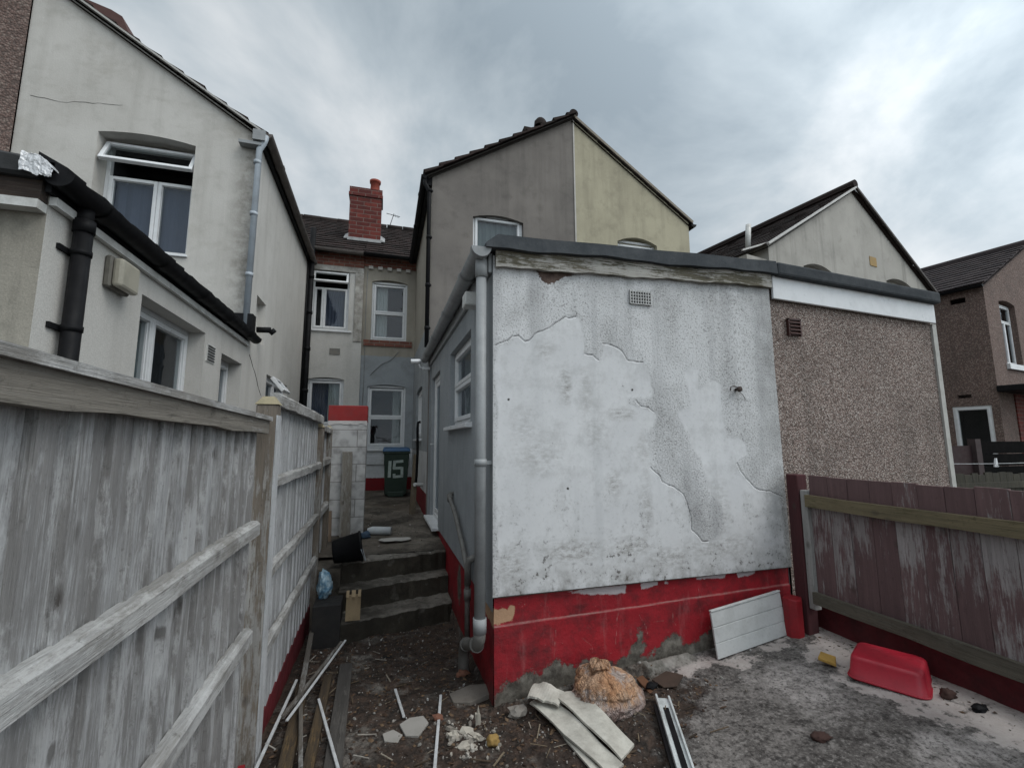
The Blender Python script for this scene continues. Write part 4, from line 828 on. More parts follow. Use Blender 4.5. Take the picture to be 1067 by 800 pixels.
gutter('rear_gutter', GALV, h3, (-1.55, 10.22, 5.93), (-.52, 10.22, 5.91), .06, joints=1)
m_ = MB(); m_.box(-1.86, -1.60, 5.98, 6.09, 5.44, 5.48); m_.box(-1.70, -1.56, 5.96, 6.08, 5.50, 5.64); ob('gutter_bracket', m_, GREYPIPE, h3)
m_ = MB(); m_.tube([(-1.56, 6.03, 5.60), (-1.58, 6.02, 5.50), (-1.63, 6.03, 5.40), (-1.64, 6.03, 3.05)], .037, 14)
for z in (5.2, 4.5, 3.7): m_.tube([(-1.64, 6.03, z), (-1.64, 6.03, z+.045)], .045, 14)
ob('downpipe', m_, LIGHTPIPE, h3)
m_ = MB(); m_.tube([(-1.58, 10.2, .3), (-1.58, 10.2, 6.35)], .058, 14)
for z in (2.7, 3.6, 4.4, 5.2): m_.tube([(-1.58, 10.2, z), (-1.58, 10.2, z+.07)], .07, 14)
m_.tube([(-1.58, 10.2, 3.6), (-1.66, 10.2, 3.7)], .05, 12); m_.tube([(-1.64, 10.1, 2.4), (-1.63, 10.1, 5.6)], .018, 8); ob('soil_pipe', m_, BLACK, h3)
m_ = MB(); m_.tube([(-1.66, 6.60, 3.16), (-1.50, 6.66, 3.18)], .04, 12); m_.tube([(-1.50, 6.66, 3.18), (-1.46, 6.68, 3.14)], .045, 12); ob('pipe_stub', m_, BLACK, h3)
m_ = MB(); m_.box(-1.16, -.94, 10.435, 10.449, 3.58, 3.72); ob('air_brick', m_, plain('grey_brick', (.2, .19, .17), .9, (.05, .05, .05), .6, scale=20), h3)
CRK = plain('crack_dark', (.10, .09, .08), .95)
def crackmesh(parent, pts, w=.006, d=Vector((0, -1, 0))):
    m = MB(); R_ = random.Random(len(pts)); P = []
    for a, b in zip(pts, pts[1:]):
        a, b = Vector(a), Vector(b)
        for i in range(5): P.append(a.lerp(b, i/5)+Vector((0, 0, R_.uniform(-.014, .014))))
    m.tube(P, [w*R_.uniform(.25, 1) for _ in P], 5); return ob('crack', m, CRK, parent)
crackmesh(h3, [(-4.05, 6.098, 5.68), (-3.7, 6.098, 5.66), (-3.4, 6.098, 5.72), (-3.1, 6.098, 5.76)], .0026)
crackmesh(h3, [(-1.658, 6.35, 2.78), (-1.658, 6.6, 2.62), (-1.658, 6.9, 2.4), (-1.658, 7.1, 2.3)], .005)

# brown house at the left edge
h4 = thing('terraced_house', 'brown pebbledashed house at the left edge, sharing the cream house gable', 'house', (-5.4, 6.1, 0))
m_ = MB(); wall(m_, (-6.7, 6.08), (1, 0, 0), (0, -1, 0), -.1, [(0, 5.66), (2.55, 7.26)], [(1.0, 1.85, 3.93, 5.25, 0)], .1); wall(m_, (-6.7, 6.08), (0, 1, 0), (-1, 0, 0), -.1, [(0, 5.66), (4.4, 5.66)]); wall(m_, (-7.9, 10.5), (1, 0, 0), (0, -1, 0), -.1, [(0, 5.95), (1.2, 5.95)]); ob('gable_wall', m_, PEBBLE_DARK, h4)
window(h4, (-5.7, 6.08, 3.93), (1, 0, 0), (0, -1, 0), .85, 1.32, [(.045, .805, .045, .9), (.045, .805, .9, 1.27)], .07)
tiles('wing_roof', TILE, h4, (-6.78, 6.0, 5.61), (0, 1, 0), 6.4, (2.63, 0, 1.65), 3.1, .26, .25)
tiles('roof', TILE, h4, (-8, 10.28, 5.93), (1, 0, 0), 3.75, (0, 3.2, 2.2), 3.95, .24, .2, .032)
m_ = MB(); m_.quad((-8, 13.52, 8.12), (-4.25, 13.52, 8.12), (-4.25, 17, 5.9), (-8, 17, 5.9)); m_.quad((-8, 17, -.1), (-4.25, 17, -.1), (-4.25, 17, 5.9), (-8, 17, 5.9)); m_.add([(-8, 10.5, -.1), (-8, 17, -.1), (-8, 17, 5.9), (-8, 13.52, 8.1), (-8, 10.5, 5.95)], [(0, 1, 2, 3, 4)]); ob('street_side', m_, TILE_DARK, h4)

# ---------------------------------------------------------------- lean-to outhouse left of the fence
lo_ = thing('outhouse', 'grey cream lean to outhouse with long black gutter, behind the whitewashed fence', 'outhouse', (-2.9, 2.70, 0))
m_ = MB(); wall(m_, (-4.15, 2.70), (1, 0, 0), (0, -1, 0), -.1, [(0, 2.95), (2.49, 2.95)]); ob('front_wall', m_, LEANTO, lo_)
m_ = MB(); wall(m_, (-1.66, 2.70), (0, 1, 0), (1, 0, 0), -.1, [(0, 2.98), (3.40, 2.98)], [(.97, 2.17, 1.70, 2.70, 0), (2.65, 3.37, .6, 2.60, 0)], .17); ob('side_wall', m_, CREAM_SIDE, lo_)
window(lo_, (-1.66, 3.67, 1.70), (0, 1, 0), (1, 0, 0), 1.20, 1.0, [(.045, .50, .045, .95), (.50, 1.155, .045, .95)], .14, behind=[('blind', GREYBLIND, .3, .72, .04, .9, .2)])
window(lo_, (-1.66, 5.35, .6), (0, 1, 0), (1, 0, 0), .72, 2.0, [(.045, .33, .045, 1.95), (.33, .675, .045, 1.95)], .14, name='glazed_door')
m_ = MB(); m_.box(-1.664, -1.652, 4.92, 5.14, 2.44, 2.62); v_ = ob('vent', m_, PVC_OLD, lo_)
m_ = MB()
for j in range(6): m_.box(-1.651, -1.645, 4.94, 5.12, 2.455+j*.027, 2.467+j*.027)
ob('louvre', m_, plain('dark_gap', (.05, .05, .05), .8), v_)  # solid dark bars stand in for the shaded gaps between slats
m_ = MB(); m_.prism([(-4.2, 3.0), (-1.655, 2.95), (-1.655, 3.03), (-1.75, 3.06), (-4.2, 3.24)], 1, 2.605, 6.1); ob('felt_roof', m_, plain('black_felt', (.018, .019, .02), .8, (.04, .04, .042), .5, bump=.5), lo_, bevel=.015)
m_ = MB(); m_.box(-4.15, -1.66, 2.645, 2.695, 2.85, 2.955); ob('fascia_board', m_, wood_mat('burnt_fascia', (.06, .04, .03), (.02, .017, .016), (.36, .34, .3), .45, 'x', (.012, .01, .01), .5), lo_)
m_ = MB(); m_.box(-4.15, -1.66, 2.63, 2.697, 2.80, 2.845); m_.box(-1.657, -1.625, 2.70, 6.2, 2.85, 2.895); ob('white_trim', m_, PVC_OLD, lo_)
gutter('gutter', BLACK, lo_, (-1.585, 2.62, 2.985), (-1.585, 6.32, 2.975), .066, joints=5)
m_ = MB(); m_.box(-1.655, -1.63, 2.66, 6.12, 2.90, 3.06); R_ = random.Random(3)
for i in range(23):
    y = 2.66+i*.158; m_.hexa([(-1.70, y, 3.05), (-1.575, y, 3.0+R_.uniform(-.01, .012)), (-1.575, y+.15, 3.0+R_.uniform(-.01, .012)), (-1.70, y+.15, 3.05), (-1.70, y, 3.11), (-1.575, y, 3.045+R_.uniform(-.012, .012)), (-1.575, y+.15, 3.045+R_.uniform(-.012, .012)), (-1.70, y+.15, 3.11)])
m_.box(-1.78, -1.56, 6.0, 6.15, 2.98, 3.22); ob('drip_edge', m_, BLACK, lo_)
m_ = MB(); m_.tube([(-1.60, 2.88, 2.97), (-1.60, 2.88, 2.80)], .037, 14); m_.tube([(-1.60, 2.88, 2.85), (-1.60, 2.88, .2)], .042, 16); m_.tube([(-1.60, 2.88, 2.86), (-1.60, 2.88, 2.79)], .048, 16)
dp2 = ob('downpipe', m_, BLACK, lo_)
for z in (2.66, 2.24):
    m_ = MB(); m_.tube([(-1.60, 2.88, z), (-1.60, 2.88, z+.03)], .047, 16); m_.bar((-1.655, 2.79, z+.015), (-1.655, 2.97, z+.015), .02, .03); m_.bar((-1.66, 2.88, z+.015), (-1.60, 2.88, z+.015), .02, .03); ob('pipe_bracket', m_, BLACK, dp2)
FOIL = Mt('foil'); FOIL = FOIL.out(FOIL.mix(FOIL.noise(9, 4), (.42, .43, .44), (.68, .68, .69)), .5, FOIL.bump(FOIL.noise(22, 4), .8, .02), .5, .45)
nu, nv = 40, 40; A_, B_ = np.meshgrid(np.linspace(0, 1, nu), np.linspace(0, 1, nv)); a_, b_ = A_.ravel(), B_.ravel()
fx = -1.725+a_*.125+.015*fbm(a_, b_, 6, 3, 2); fy = 2.595+np.clip(b_-.45, 0, 1)*.6+fbm(a_, b_, 6, 4, 3)*.02; fz = 2.965+np.clip(b_/.45, 0, 1)*(.105-.05*a_**3)+fbm(a_, b_, 7, 4, 5)*.03-.02*a_
grid_mesh('foil_flashing', np.stack([fx, fy, fz], 1), nu, nv, {}, FOIL, lo_, smooth=False)
# bulkhead light
bl = thing('bulkhead_light', 'weathered boxy outdoor lamp on the lean to wall under the black gutter', 'lamp', (-1.66, 3.32, 2.6))
m_ = MB(); m_.box(-1.66, -1.62, 3.20, 3.43, 2.60, 2.80); ob('lamp_base', m_, plain('grimy_grey', (.16, .15, .13), .7, (.05, .05, .04), .6), bl, bevel=.01)
m_ = MB(); m_.box(-1.62, -1.565, 3.208, 3.422, 2.608, 2.79); ob('diffuser', m_, plain('yellowed_diffuser', (.36, .34, .28), .4, (.16, .15, .12), .5), bl, bevel=.018, seg=2)

# ---------------------------------------------------------------- gable house to the right (the terrace curves away)
h5 = thing('gabled_house', 'pale grey rendered gable house right of centre, above the pebbledashed outhouse', 'house', (10.18, 7.03, 0), rad(9.8))
m_ = MB(); wall(m_, (-3.17, 0), (1, 0, 0), (0, -1, 0), -.1, [(0, 5.42), (3.2, 7.36), (6.34, 5.42)], [(1.08, 2.13, 3.9, 5.16, .12), (4.28, 5.44, 3.9, 5.36, .12)], .14); wall(m_, (3.17, 0), (0, 1, 0), (1, 0, 0), -.1, [(0, 5.42), (7, 5.42)]); wall(m_, (-3.17, 0), (0, 1, 0), (-1, 0, 0), -.1, [(0, 5.42), (7, 5.42)])
m_.box(-3.75, -3.16, .05, .4, -.1, 5.12); ob('gable_wall', m_, GABLE2, h5)
for x in (-2.09, 1.11): window(h5, (x, 0, 3.9), (1, 0, 0), (0, -1, 0), 1.05 if x < 0 else 1.16, 1.28, [(.045, 1.0, .045, .75), (.045, 1.0, .75, 1.2)], .12)
tiles('roof', TILE, h5, (-3.32, -.06, 5.34), (0, 1, 0), 8.5, (3.3, 0, 2.02), 3.95, .28, .27); tiles('roof', TILE, h5, (3.3, 8.44, 5.36), (0, -1, 0), 8.5, (-3.3, 0, 2.0), 3.9, .28, .27)
m_ = MB(); m_.tube([(.03, -.09, 7.46), (.03, 8.4, 7.46)], .10, 10); ob('ridge_tiles', m_, TILE, h5)
m_ = MB(); m_.bar((-3.3, -.085, 5.36), (.03, -.085, 7.37), .05, .04); m_.bar((-3.9, .03, 5.16), (-3.15, .03, 5.45), .03, .03); ob('verge', m_, plain('pale_barge', (.5, .49, .47), .7), h5)
m_ = MB(); m_.bar((.03, -.085, 7.375), (3.3, -.085, 5.375), .05, .05); ob('dark_verge', m_, plain('dark_barge', (.08, .07, .065), .8), h5)
m_ = MB(); m_.tube([(-3.20, .4, 5.45), (-3.16, .38, 5.98)], .05, 10); ob('flue', m_, PVC_OLD, h5)
m_ = MB(); m_.box(.46, .74, -.012, .02, 5.62, 5.84); ob('repair_patch', m_, plain('ochre_patch', (.33, .22, .09), .9, (.2, .17, .12), .6), h5)

# ---------------------------------------------------------------- brown pebbledashed house at the right edge
h6 = thing('gabled_house', 'dark brown pebbledashed house at the right edge with dark tiled roof', 'house', (16.3, 8.0, 0), rad(9.8))
m_ = MB(); wall(m_, (0, 0), (1, 0, 0), (0, -1, 0), -.1, [(0, 6.08), (3.75, 7.95), (7.5, 6.08)], [(.93, 2.08, 3.82, 5.66, .08)], .16); wall(m_, (0, 0), (0, 1, 0), (-1, 0, 0), -.1, [(0, 6.08), (9, 6.08)], [(.17, 1.0, .6, 2.60, 0), (.40, .75, 5.62, 5.78, 0), (.55, .85, 2.84, 2.94, 0)], .1); wall(m_, (7.5, 0), (0, 1, 0), (1, 0, 0), -.1, [(0, 6.08), (9, 6.08)])
ob('wall', m_, PEBBLE_DARK, h6)
window(h6, (.93, 0, 3.82), (1, 0, 0), (0, -1, 0), 1.15, 1.84, [(.045, .62, .045, 1.30), (.62, 1.105, .045, 1.30), (.045, 1.105, 1.30, 1.78)], .13, sill=(-.06, 1.22, -.17, 0, .07))
window(h6, (0, .17, .6), (0, 1, 0), (-1, 0, 0), .83, 2.0, [(.045, .785, .045, 1.95)], .02, fw=.11, name='door')
tiles('roof', TILE_DARK, h6, (-.12, -.08, 6.05), (0, 1, 0), 9.2, (3.87, 0, 1.93), 4.33, .34, .32, .045); tiles('roof', TILE_DARK, h6, (7.62, 9.1, 6.05), (0, -1, 0), 9.2, (-3.87, 0, 1.93), 4.33, .34, .32, .045)
m_ = MB(); m_.tube([(3.75, -.1, 8.0), (3.75, 9, 8.0)], .12, 10); ob('ridge_tiles', m_, TILE_DARK, h6)
gutter('gutter', BLACK, h6, (-.16, -.05, 6.0), (-.16, 9, 6.0), .07)
m_ = MB(); m_.box(-.1, 5, -1.0, -.002, 2.95, 3.12); ob('canopy', m_, BLACK, h6, bevel=.02)
m_ = MB(); m_.bar((.0, -1.03, 3.08), (5, -1.03, 3.1), .02, .02); m_.bar((.0, -1.03, 2.98), (5, -1.03, 3.02), .015, .015); ob('canopy_trim', m_, PVC_OLD, h6)
m_ = MB(); m_.box(1.02, 5, -.03, -.002, -.1, 2.95); ob('brick_panel', m_, BRICK, h6)
# ---------------------------------------------------------------- whitewashed fence on the left
WHITEWASH = wood_mat('whitewashed_boards', (.275, .268, .262), (.205, .20, .197), (.51, .515, .52), .66, 'z', (.10, .093, .09), .45, soft=.06, flake=1.2, kn=.8, blot=.5, nails=(1.60, 1.05, .55))
WHITERAIL = wood_mat('whitewashed_rail', (.30, .288, .27), (.21, .20, .187), (.50, .50, .495), .68, 'y', (.06, .054, .046), .6, soft=.09, flake=1.5, blot=.5)
WHITEPOST = wood_mat('whitewashed_post', (.24, .20, .16), (.16, .135, .11), (.42, .41, .39), .6, 'z', (.05, .045, .04), .5, spread=.02)
POSTTOP = plain('lichened_post_top', (.30, .26, .17), .9, (.12, .11, .07), .6, bump=.5)
WHITEPAINT = wood_mat('flaking_white_board', (.18, .165, .15), (.12, .11, .10), (.53, .54, .555), 1.35, 'z', (.11, .105, .10), .35, soft=.10, flake=1.2, blot=.3)
lf = thing('fence', 'tall whitewashed closeboard fence with weathered boards, along the left of the yard', 'fence', (-.58, 1.5, 0))
def boards(name, mat, parent, X, y0, y1, z0, z1, w=.125, th=.012, lap=.018, slope=0.0, side=1):
    mb = MB(); R_ = random.Random(int(y0*100)+7); y = y0
    while y < y1-.02:
        b = min(y+w+R_.uniform(-.008, .008), y1); j = R_.uniform(-.003, .003); e = R_.uniform(-.006, .006); tz = slope*(y-y0)
        x0 = X+j; mb.hexa([(x0+th, y, z0), (x0-.010, b+lap, z0+R_.uniform(-.004, .004)), (x0-.020, b+lap, z0), (x0-.012, y, z0), (x0+th, y, z1+tz+e), (x0-.010, b+lap, z1+tz+e), (x0-.020, b+lap, z1+tz+e), (x0-.012, y, z1+tz+e)])
        y = b
    return ob(name, mb, mat, parent)
def rail(name, mat, parent, a, b, h=.085, w=.05, lip=True, n=14):
    mb = MB(); a, b = Vector(a), Vector(b); R_ = random.Random(int(a.z*1000)); P = []
    for i in range(n+1):
        c = a.lerp(b, i/n)+Vector((R_.uniform(-.003, .003), 0, R_.uniform(-.004, .004))); hh = h/2+R_.uniform(-.003, .003)
        P.append([c+Vector((-w/2, 0, -hh)), c+Vector((w/2, 0, -hh)), c+Vector((w/2, 0, hh*.55)), c+Vector((w*.1, 0, hh)), c+Vector((-w/2, 0, hh))])
    V = [p for q in P for p in q]; m = 5
    mb.add(V, [(i*m+j, i*m+(j+1) % m, (i+1)*m+(j+1) % m, (i+1)*m+j) for i in range(n) for j in range(m)]+[(0, 1, 2, 3, 4), tuple(n*m+j for j in range(m))])
    return ob(name, mb, mat, parent)
boards('boards', WHITEWASH, lf, -.625, -2.2, 2.66, .08, 1.795, slope=-.012)
for z0, z1 in ((1.21, 1.225), (.71, .715)): rail('rail', WHITERAIL, lf, (-.598, -2.2, z0), (-.598, 2.60, z1), .068, .045)
m_ = MB(); R_ = random.Random(9)
for i in range(24):
    a, b = -2.2+4.86*i/24, -2.2+4.86*(i+1)/24; za, zb = 1.845-.012*(a+2.2)-.004, 1.845-.012*(b+2.2)-.004; q = [.004*math.sin(k*2.3)+.003*math.sin(k*1.1) for k in (i, i+1)]
    m_.hexa([(-.605, a, za-.085+q[0]), (-.575, a, za-.085+q[0]), (-.575, b, zb-.085+q[1]), (-.605, b, zb-.085+q[1]), (-.605, a, za-.018), (-.575, a, za-.018), (-.575, b, zb-.018), (-.605, b, zb-.018)])
ob('top_rail', m_, wood_mat('whitewashed_top_rail', (.235, .215, .185), (.155, .142, .124), (.38, .37, .35), .45, 'y', (.05, .045, .038), .6, isl=False), lf)
m_ = MB(); m_.bar((-.60, -2.2, 1.832), (-.60, 2.67, 1.776), .075, .022); ob('capping', m_, WHITERAIL, lf)
m_ = MB(); m_.box(-.615, -.585, -2.2, 2.66, -.12, .10); ob('gravel_board', m_, REDPAINT, lf); m_ = MB(); m_.box(-.640, -.598, 2.84, 5.7, -.25, .125); ob('gravel_board', m_, plain('dull_red_paint', (.13, .012, .018), .7, (.035, .012, .012), .7, bump=.3), lf)
def post(y, z1, x0=-.66, x1=-.555, d=.10, top=True):
    m = MB(); m.box(x0, x1, y, y+d, -.3, z1); p_ = ob('post', m, WHITEPOST, lf, bevel=.008)
    if top:
        m = MB(); m.hexa([(x0-.006, y-.006, z1), (x1+.006, y-.006, z1), (x1+.006, y+d+.006, z1), (x0-.006, y+d+.006, z1), (x0+.025, y+.025, z1+.045), (x1-.025, y+.025, z1+.045), (x1-.025, y+d-.025, z1+.045), (x0+.025, y+d-.025, z1+.045)]); ob('post_cap', m, POSTTOP, p_)
post(2.72, 1.86); post(4.84, 1.80, d=.09); post(5.62, 1.80, d=.09)
m_ = MB(); m_.box(-.557, -.549, 2.722, 2.815, .05, 1.80); ob('post_facing', m_, WHITEPAINT, lf)
boards('boards', WHITEPAINT, lf, -.60, 2.84, 4.84, .12, 1.90, w=.14, th=.0, lap=.012)
boards('boards', WHITEPAINT, lf, -.60, 4.94, 5.62, .12, 1.80, w=.12, th=.0, lap=.012)
for z in (1.43, .94, .53): rail('rail', WHITERAIL, lf, (-.577, 2.84, z), (-.577, 4.84, z), .06, .035)
for z in (1.45, .95): rail('rail', WHITERAIL, lf, (-.572, 4.93, z), (-.572, 5.62, z), .07, .05)
rail('top_rail', WHITERAIL, lf, (-.585, 2.84, 1.90), (-.585, 4.84, 1.88), .085, .06); rail('top_rail', WHITERAIL, lf, (-.585, 4.93, 1.80), (-.585, 5.64, 1.79), .07, .06)

# ---------------------------------------------------------------- maroon fence on the right
MAROON = wood_mat('peeling_maroon_boards', (.36, .33, .325), (.24, .22, .215), (.165, .102, .102), .97, 'z', (.06, .036, .038), .5, flake=2.4, soft=.05, zloss=(.42, .95, .13))
MOSSY = wood_mat('mossy_rail', (.215, .175, .105), (.125, .105, .066), (.11, .095, .05), .5, 'y', (.035, .03, .015), .5)
rf = thing('fence', 'low maroon board fence with peeling paint and a mossy rail, right of the yard', 'fence', (3.16, 1.5, .2))
def rboards(X, y0, y1, z0, z1, w, name, mat):
    mb = MB(); R_ = random.Random(31); y = y1
    while y > y0:
        a = y-w+R_.uniform(-.006, .006); j = R_.uniform(-.003, .004); e = R_.uniform(-.008, .008)
        mb.hexa([(X+j, a+.003, z0), (X+j+.02, a+.003, z0), (X+j+.02, y, z0), (X+j, y, z0), (X+j, a+.003, z1+e), (X+j+.02, a+.003, z1+e), (X+j+.02, y, z1+e), (X+j, y, z1+e)]); y = a
    return ob(name, mb, mat, rf)
rboards(3.165, -1.6, 2.72, .48, 1.385, .145, 'boards', MAROON)
rail('rail', MOSSY, rf, (3.135, -1.6, 1.185), (3.135, 2.72, 1.195), .085, .06); rail('rail', wood_mat('grey_brown_rail', (.13, .115, .09), (.08, .07, .056), (.16, .15, .12), .5, 'y', (.03, .027, .02), .5), rf, (3.135, -1.6, .485), (3.135, 2.72, .495), .085, .06)
m_ = MB(); m_.box(3.295, 3.325, -1.6, 2.945, .0, .47); y = 2.5
gb = ob('gravel_board', m_, plain('dark_red_board', (.095, .012, .016), .75, (.02, .008, .008), .7, bump=.3), rf)
m_ = MB(); m_.box(3.115, 3.215, 2.78, 2.88, .0, 1.385); ob('post', m_, wood_mat('maroon_post', (.2, .18, .17), (.13, .12, .11), (.085, .022, .026), 1.35, 'z', (.03, .022, .022), .4, spread=.02), rf, bevel=.006)
m_ = MB(); m_.box(3.13, 3.19, 2.722, 2.778, .40, 1.27); ob('batten', m_, wood_mat('pale_batten', (.24, .225, .2), (.15, .14, .12), (.42, .41, .4), .75, 'z', (.05, .05, .04), .4), rf, bevel=.005)

# red painted stump against the wall
m_ = MB(); n = 8; c = Vector((3.045, 2.845, 0)); Rr = .068
lo_r = [c+Vector((Rr*math.cos(2*math.pi*(i+.5)/n), Rr*math.sin(2*math.pi*(i+.5)/n), .12)) for i in range(n)]; hi_r = [p+Vector((0, 0, .345+.01*math.sin(i*2.1))) for i, p in enumerate(lo_r)]
m_.add(lo_r+hi_r, [tuple(range(n))[::-1], tuple(range(n, 2*n))]+[(i, (i+1) % n, n+(i+1) % n, n+i) for i in range(n)])
tag(ob('post_stump', m_, REDPAINT, bevel=.008, seg=2), 'short red painted post stump in the corner by the maroon fence', 'post')

# ---------------------------------------------------------------- block pier at the end of the fence
BLOCK = brick_mat('painted_blocks', (.50, .49, .48), (.44, .435, .43), (.26, .25, .24), scale=1.0)
for n__ in BLOCK.node_tree.nodes:
    if n__.type == 'TEX_BRICK': n__.inputs['Brick Width'].default_value = 1.4; n__.inputs['Row Height'].default_value = .222; n__.inputs['Mortar Size'].default_value = .006
gp = thing('garden_wall', 'white painted blockwork pier with a red painted top at the end of the fence', 'wall', (-.43, 6.35, .48))
m_ = MB(); m_.box(-.665, -.185, 6.22, 6.50, .3, 1.915); ob('blockwork', m_, BLOCK, gp, bevel=.006)
m_ = MB(); m_.box(-.668, -.182, 6.217, 6.503, 1.917, 2.13); ob('painted_top', m_, plain('worn_red_paint', (.24, .016, .016), .7, (.12, .03, .028), .5, bump=.3), gp, bevel=.006)
m_ = MB(); R_ = random.Random(2); prof = [(-.664, 1.93), (-.184, 1.93)]+[(-.184-.48*i/16, 1.90-R_.uniform(0, .03)) for i in range(17)]
m_.prism(prof, 1, 6.212, 6.2165); ob('paint_drip', m_, plain('white_drip', (.5, .47, .46), .8), gp)
# plank leaning on the pier
RAWPLANK = wood_mat('old_plank', (.27, .245, .21), (.17, .155, .13), (.38, .37, .35), .55, 'z', (.06, .05, .04), .5, spread=.02)
m_ = MB(); m_.hexa([(-.465, 6.09, .485), (-.335, 6.09, .485), (-.335, 6.115, .485), (-.465, 6.115, .485), (-.475, 6.185, 1.53), (-.35, 6.185, 1.53), (-.35, 6.21, 1.53), (-.475, 6.21, 1.53)])
tag(ob('plank', m_, RAWPLANK, bevel=.003), 'pale knotty plank standing upright against the white block pier', 'plank')
m_ = MB(); m_.hexa([(-.57, 5.9, .48), (-.535, 5.9, .48), (-.535, 5.93, .48), (-.57, 5.93, .48), (-.60, 6.14, .80), (-.565, 6.14, .80), (-.565, 6.17, .80), (-.60, 6.17, .80)])
tag(ob('stake', m_, plain('brown_stake', (.12, .085, .06), .9, (.04, .03, .02), .5)), 'short brown stake at the foot of the white block pier', 'stake')

# ---------------------------------------------------------------- wheelie bin
BINGREEN = plain('bin_green', (.018, .035, .024), .5, (.04, .05, .045), .4); BINBLUE = plain('bin_blue', (.018, .075, .17), .45, (.05, .1, .17), .4)
zb = path_z(.3, 9.6)
bn = thing('wheelie_bin', 'dark green wheelie bin with blue lid and number 15, at the passage end', 'bin', (.31, 9.6, zb))
m_ = MB(); X0, Y0 = .31, 9.6
m_.hexa([(X0-.205, Y0-.20, zb+.03), (X0+.205, Y0-.20, zb+.03), (X0+.205, Y0+.2, zb+.03), (X0-.205, Y0+.2, zb+.03), (X0-.245, Y0-.27, zb+.84), (X0+.245, Y0-.27, zb+.84), (X0+.245, Y0+.29, zb+.84), (X0-.245, Y0+.29, zb+.84)])
m_.box(X0-.265, X0+.265, Y0-.29, Y0+.31, zb+.84, zb+.885); m_.box(X0-.16, X0+.16, Y0-.225, Y0-.2, zb, zb+.10); ob('body', m_, BINGREEN, bn, bevel=.015, seg=2)
m_ = MB(); m_.hexa([(X0-.275, Y0-.31, zb+.888), (X0+.275, Y0-.31, zb+.888), (X0+.275, Y0+.33, zb+.888), (X0-.275, Y0+.33, zb+.888), (X0-.25, Y0-.27, zb+.955), (X0+.25, Y0-.27, zb+.955), (X0+.25, Y0+.3, zb+.975), (X0-.25, Y0+.3, zb+.975)])
ob('lid', m_, BINBLUE, bn, bevel=.02, seg=2)
for s_ in (-1, 1):
    m_ = MB(); m_.lathe((X0+s_*.19, Y0+.24, zb+.10), [(0, -.025), (.085, -.025), (.1, -.015), (.1, .015), (.085, .025), (0, .025)], 18, (1, 0, 0)); ob('wheel', m_, BLACK, bn)
m_ = MB(); m_.tube([(X0-.2, Y0+.36, zb+.87), (X0+.2, Y0+.36, zb+.87)], .016, 8); ob('handle', m_, BINGREEN, bn)
m_ = MB()
def bf(u_, z): u_ *= 1.15; z = .54+(z-.54)*1.12; k = (z-.03)/.81; return Vector((X0+u_, Y0-.20-.07*k-.004, zb+z))
def stroke(a, b, w):
    a, b = Vector(a), Vector(b); d = (b-a).normalized(); s_ = Vector((-d.y, d.x))*w/2
    q = [a+s_, a-s_, b-s_, b+s_]; m_.add([bf(p.x, p.y) for p in q]+[bf(p.x, p.y)+Vector((0, .003, 0)) for p in q], [(0, 1, 2, 3), (7, 6, 5, 4), (0, 4, 5, 1), (1, 5, 6, 2), (2, 6, 7, 3), (3, 7, 4, 0)])
stroke((-.115, .395), (-.108, .685), .05)
for a, b in (((.115, .68), (-.035, .668)), ((-.03, .69), (-.038, .545)), ((-.055, .555), (.10, .56)), ((.095, .575), (.098, .41)), ((.118, .415), (-.03, .405)), ((-.03, .385), (-.035, .46))): stroke(a, b, .046)
ob('number', m_, plain('white_number', (.42, .48, .45), .7, (.12, .16, .14), .5, scale=20), bn)

# ---------------------------------------------------------------- things in the passage
zp = path_z(-.28, 4.8)
bk = thing('bucket', 'black plastic bucket lying on its side at the top of the steps', 'bucket', (-.28, 4.85, .45))
ax = Vector((.95, .05, .14)).normalized(); base_c = Vector((-.42, 4.86, .585))
m_ = MB(); m_.lathe(base_c, [(0, 0), (.105, 0), (.112, .02), (.138, .25), (.148, .25), (.148, .275), (.138, .275), (.133, .25), (.108, .02), (0, .018)], 28, ax); ob('bucket_body', m_, BLACK, bk)
m_ = MB(); e1 = ax.cross(Vector((0, 0, 1))).normalized(); e2 = ax.cross(e1); cc = base_c+ax*.262
m_.tube([cc+e1*.15*math.cos(q)+e2*.15*math.sin(q)+ax*.03*math.sin(q*1.0) for q in [math.pi*i/14 for i in range(15)]], .003, 6); ob('handle', m_, LIGHTPIPE, bk)
m_ = MB(); zp = path_z(0, 6.2); R_ = random.Random(8)
m_.tube([(-.13, 6.12, zp+.05), (-.07, 6.12, zp+.055), (.16, 6.06, zp+.05)], [.035, .05, .048], 14); tag(ob('paper_roll', m_, plain('roll_white', (.5, .52, .53), .8, (.3, .3, .3), .3)), 'white roll lying on the passage floor above the steps', 'roll')
def crumple(name, c, rx, ry, rz, mat, amp=.25, sub=3, sc=5.0, seed=0, flat=0.0, smooth=True):
    from mathutils import noise as mn
    bm = bmesh.new(); bmesh.ops.create_icosphere(bm, subdivisions=sub, radius=1)
    for v in bm.verts:
        n = v.co.normalized(); k = 1+amp*mn.noise(n*sc*.4+Vector((seed, 0, 0)))+amp*.6*(abs(mn.noise(n*sc+Vector((seed, 3, 0))))*2-.5)+amp*.25*mn.noise(n*sc*2.7+Vector((0, seed, 0)))
        v.co = Vector((n.x*rx*k, n.y*ry*k, max(n.z*rz*k, -rz*(1-flat))))
    zmin = min(v.co.z for v in bm.verts)
    m = MB(); m.add([(v.co.x+c[0], v.co.y+c[1], v.co.z-zmin+c[2]) for v in bm.verts], [[v.index for v in f_.verts] for f_ in bm.faces], smooth); bm.free()
    return ob(name, m, mat)
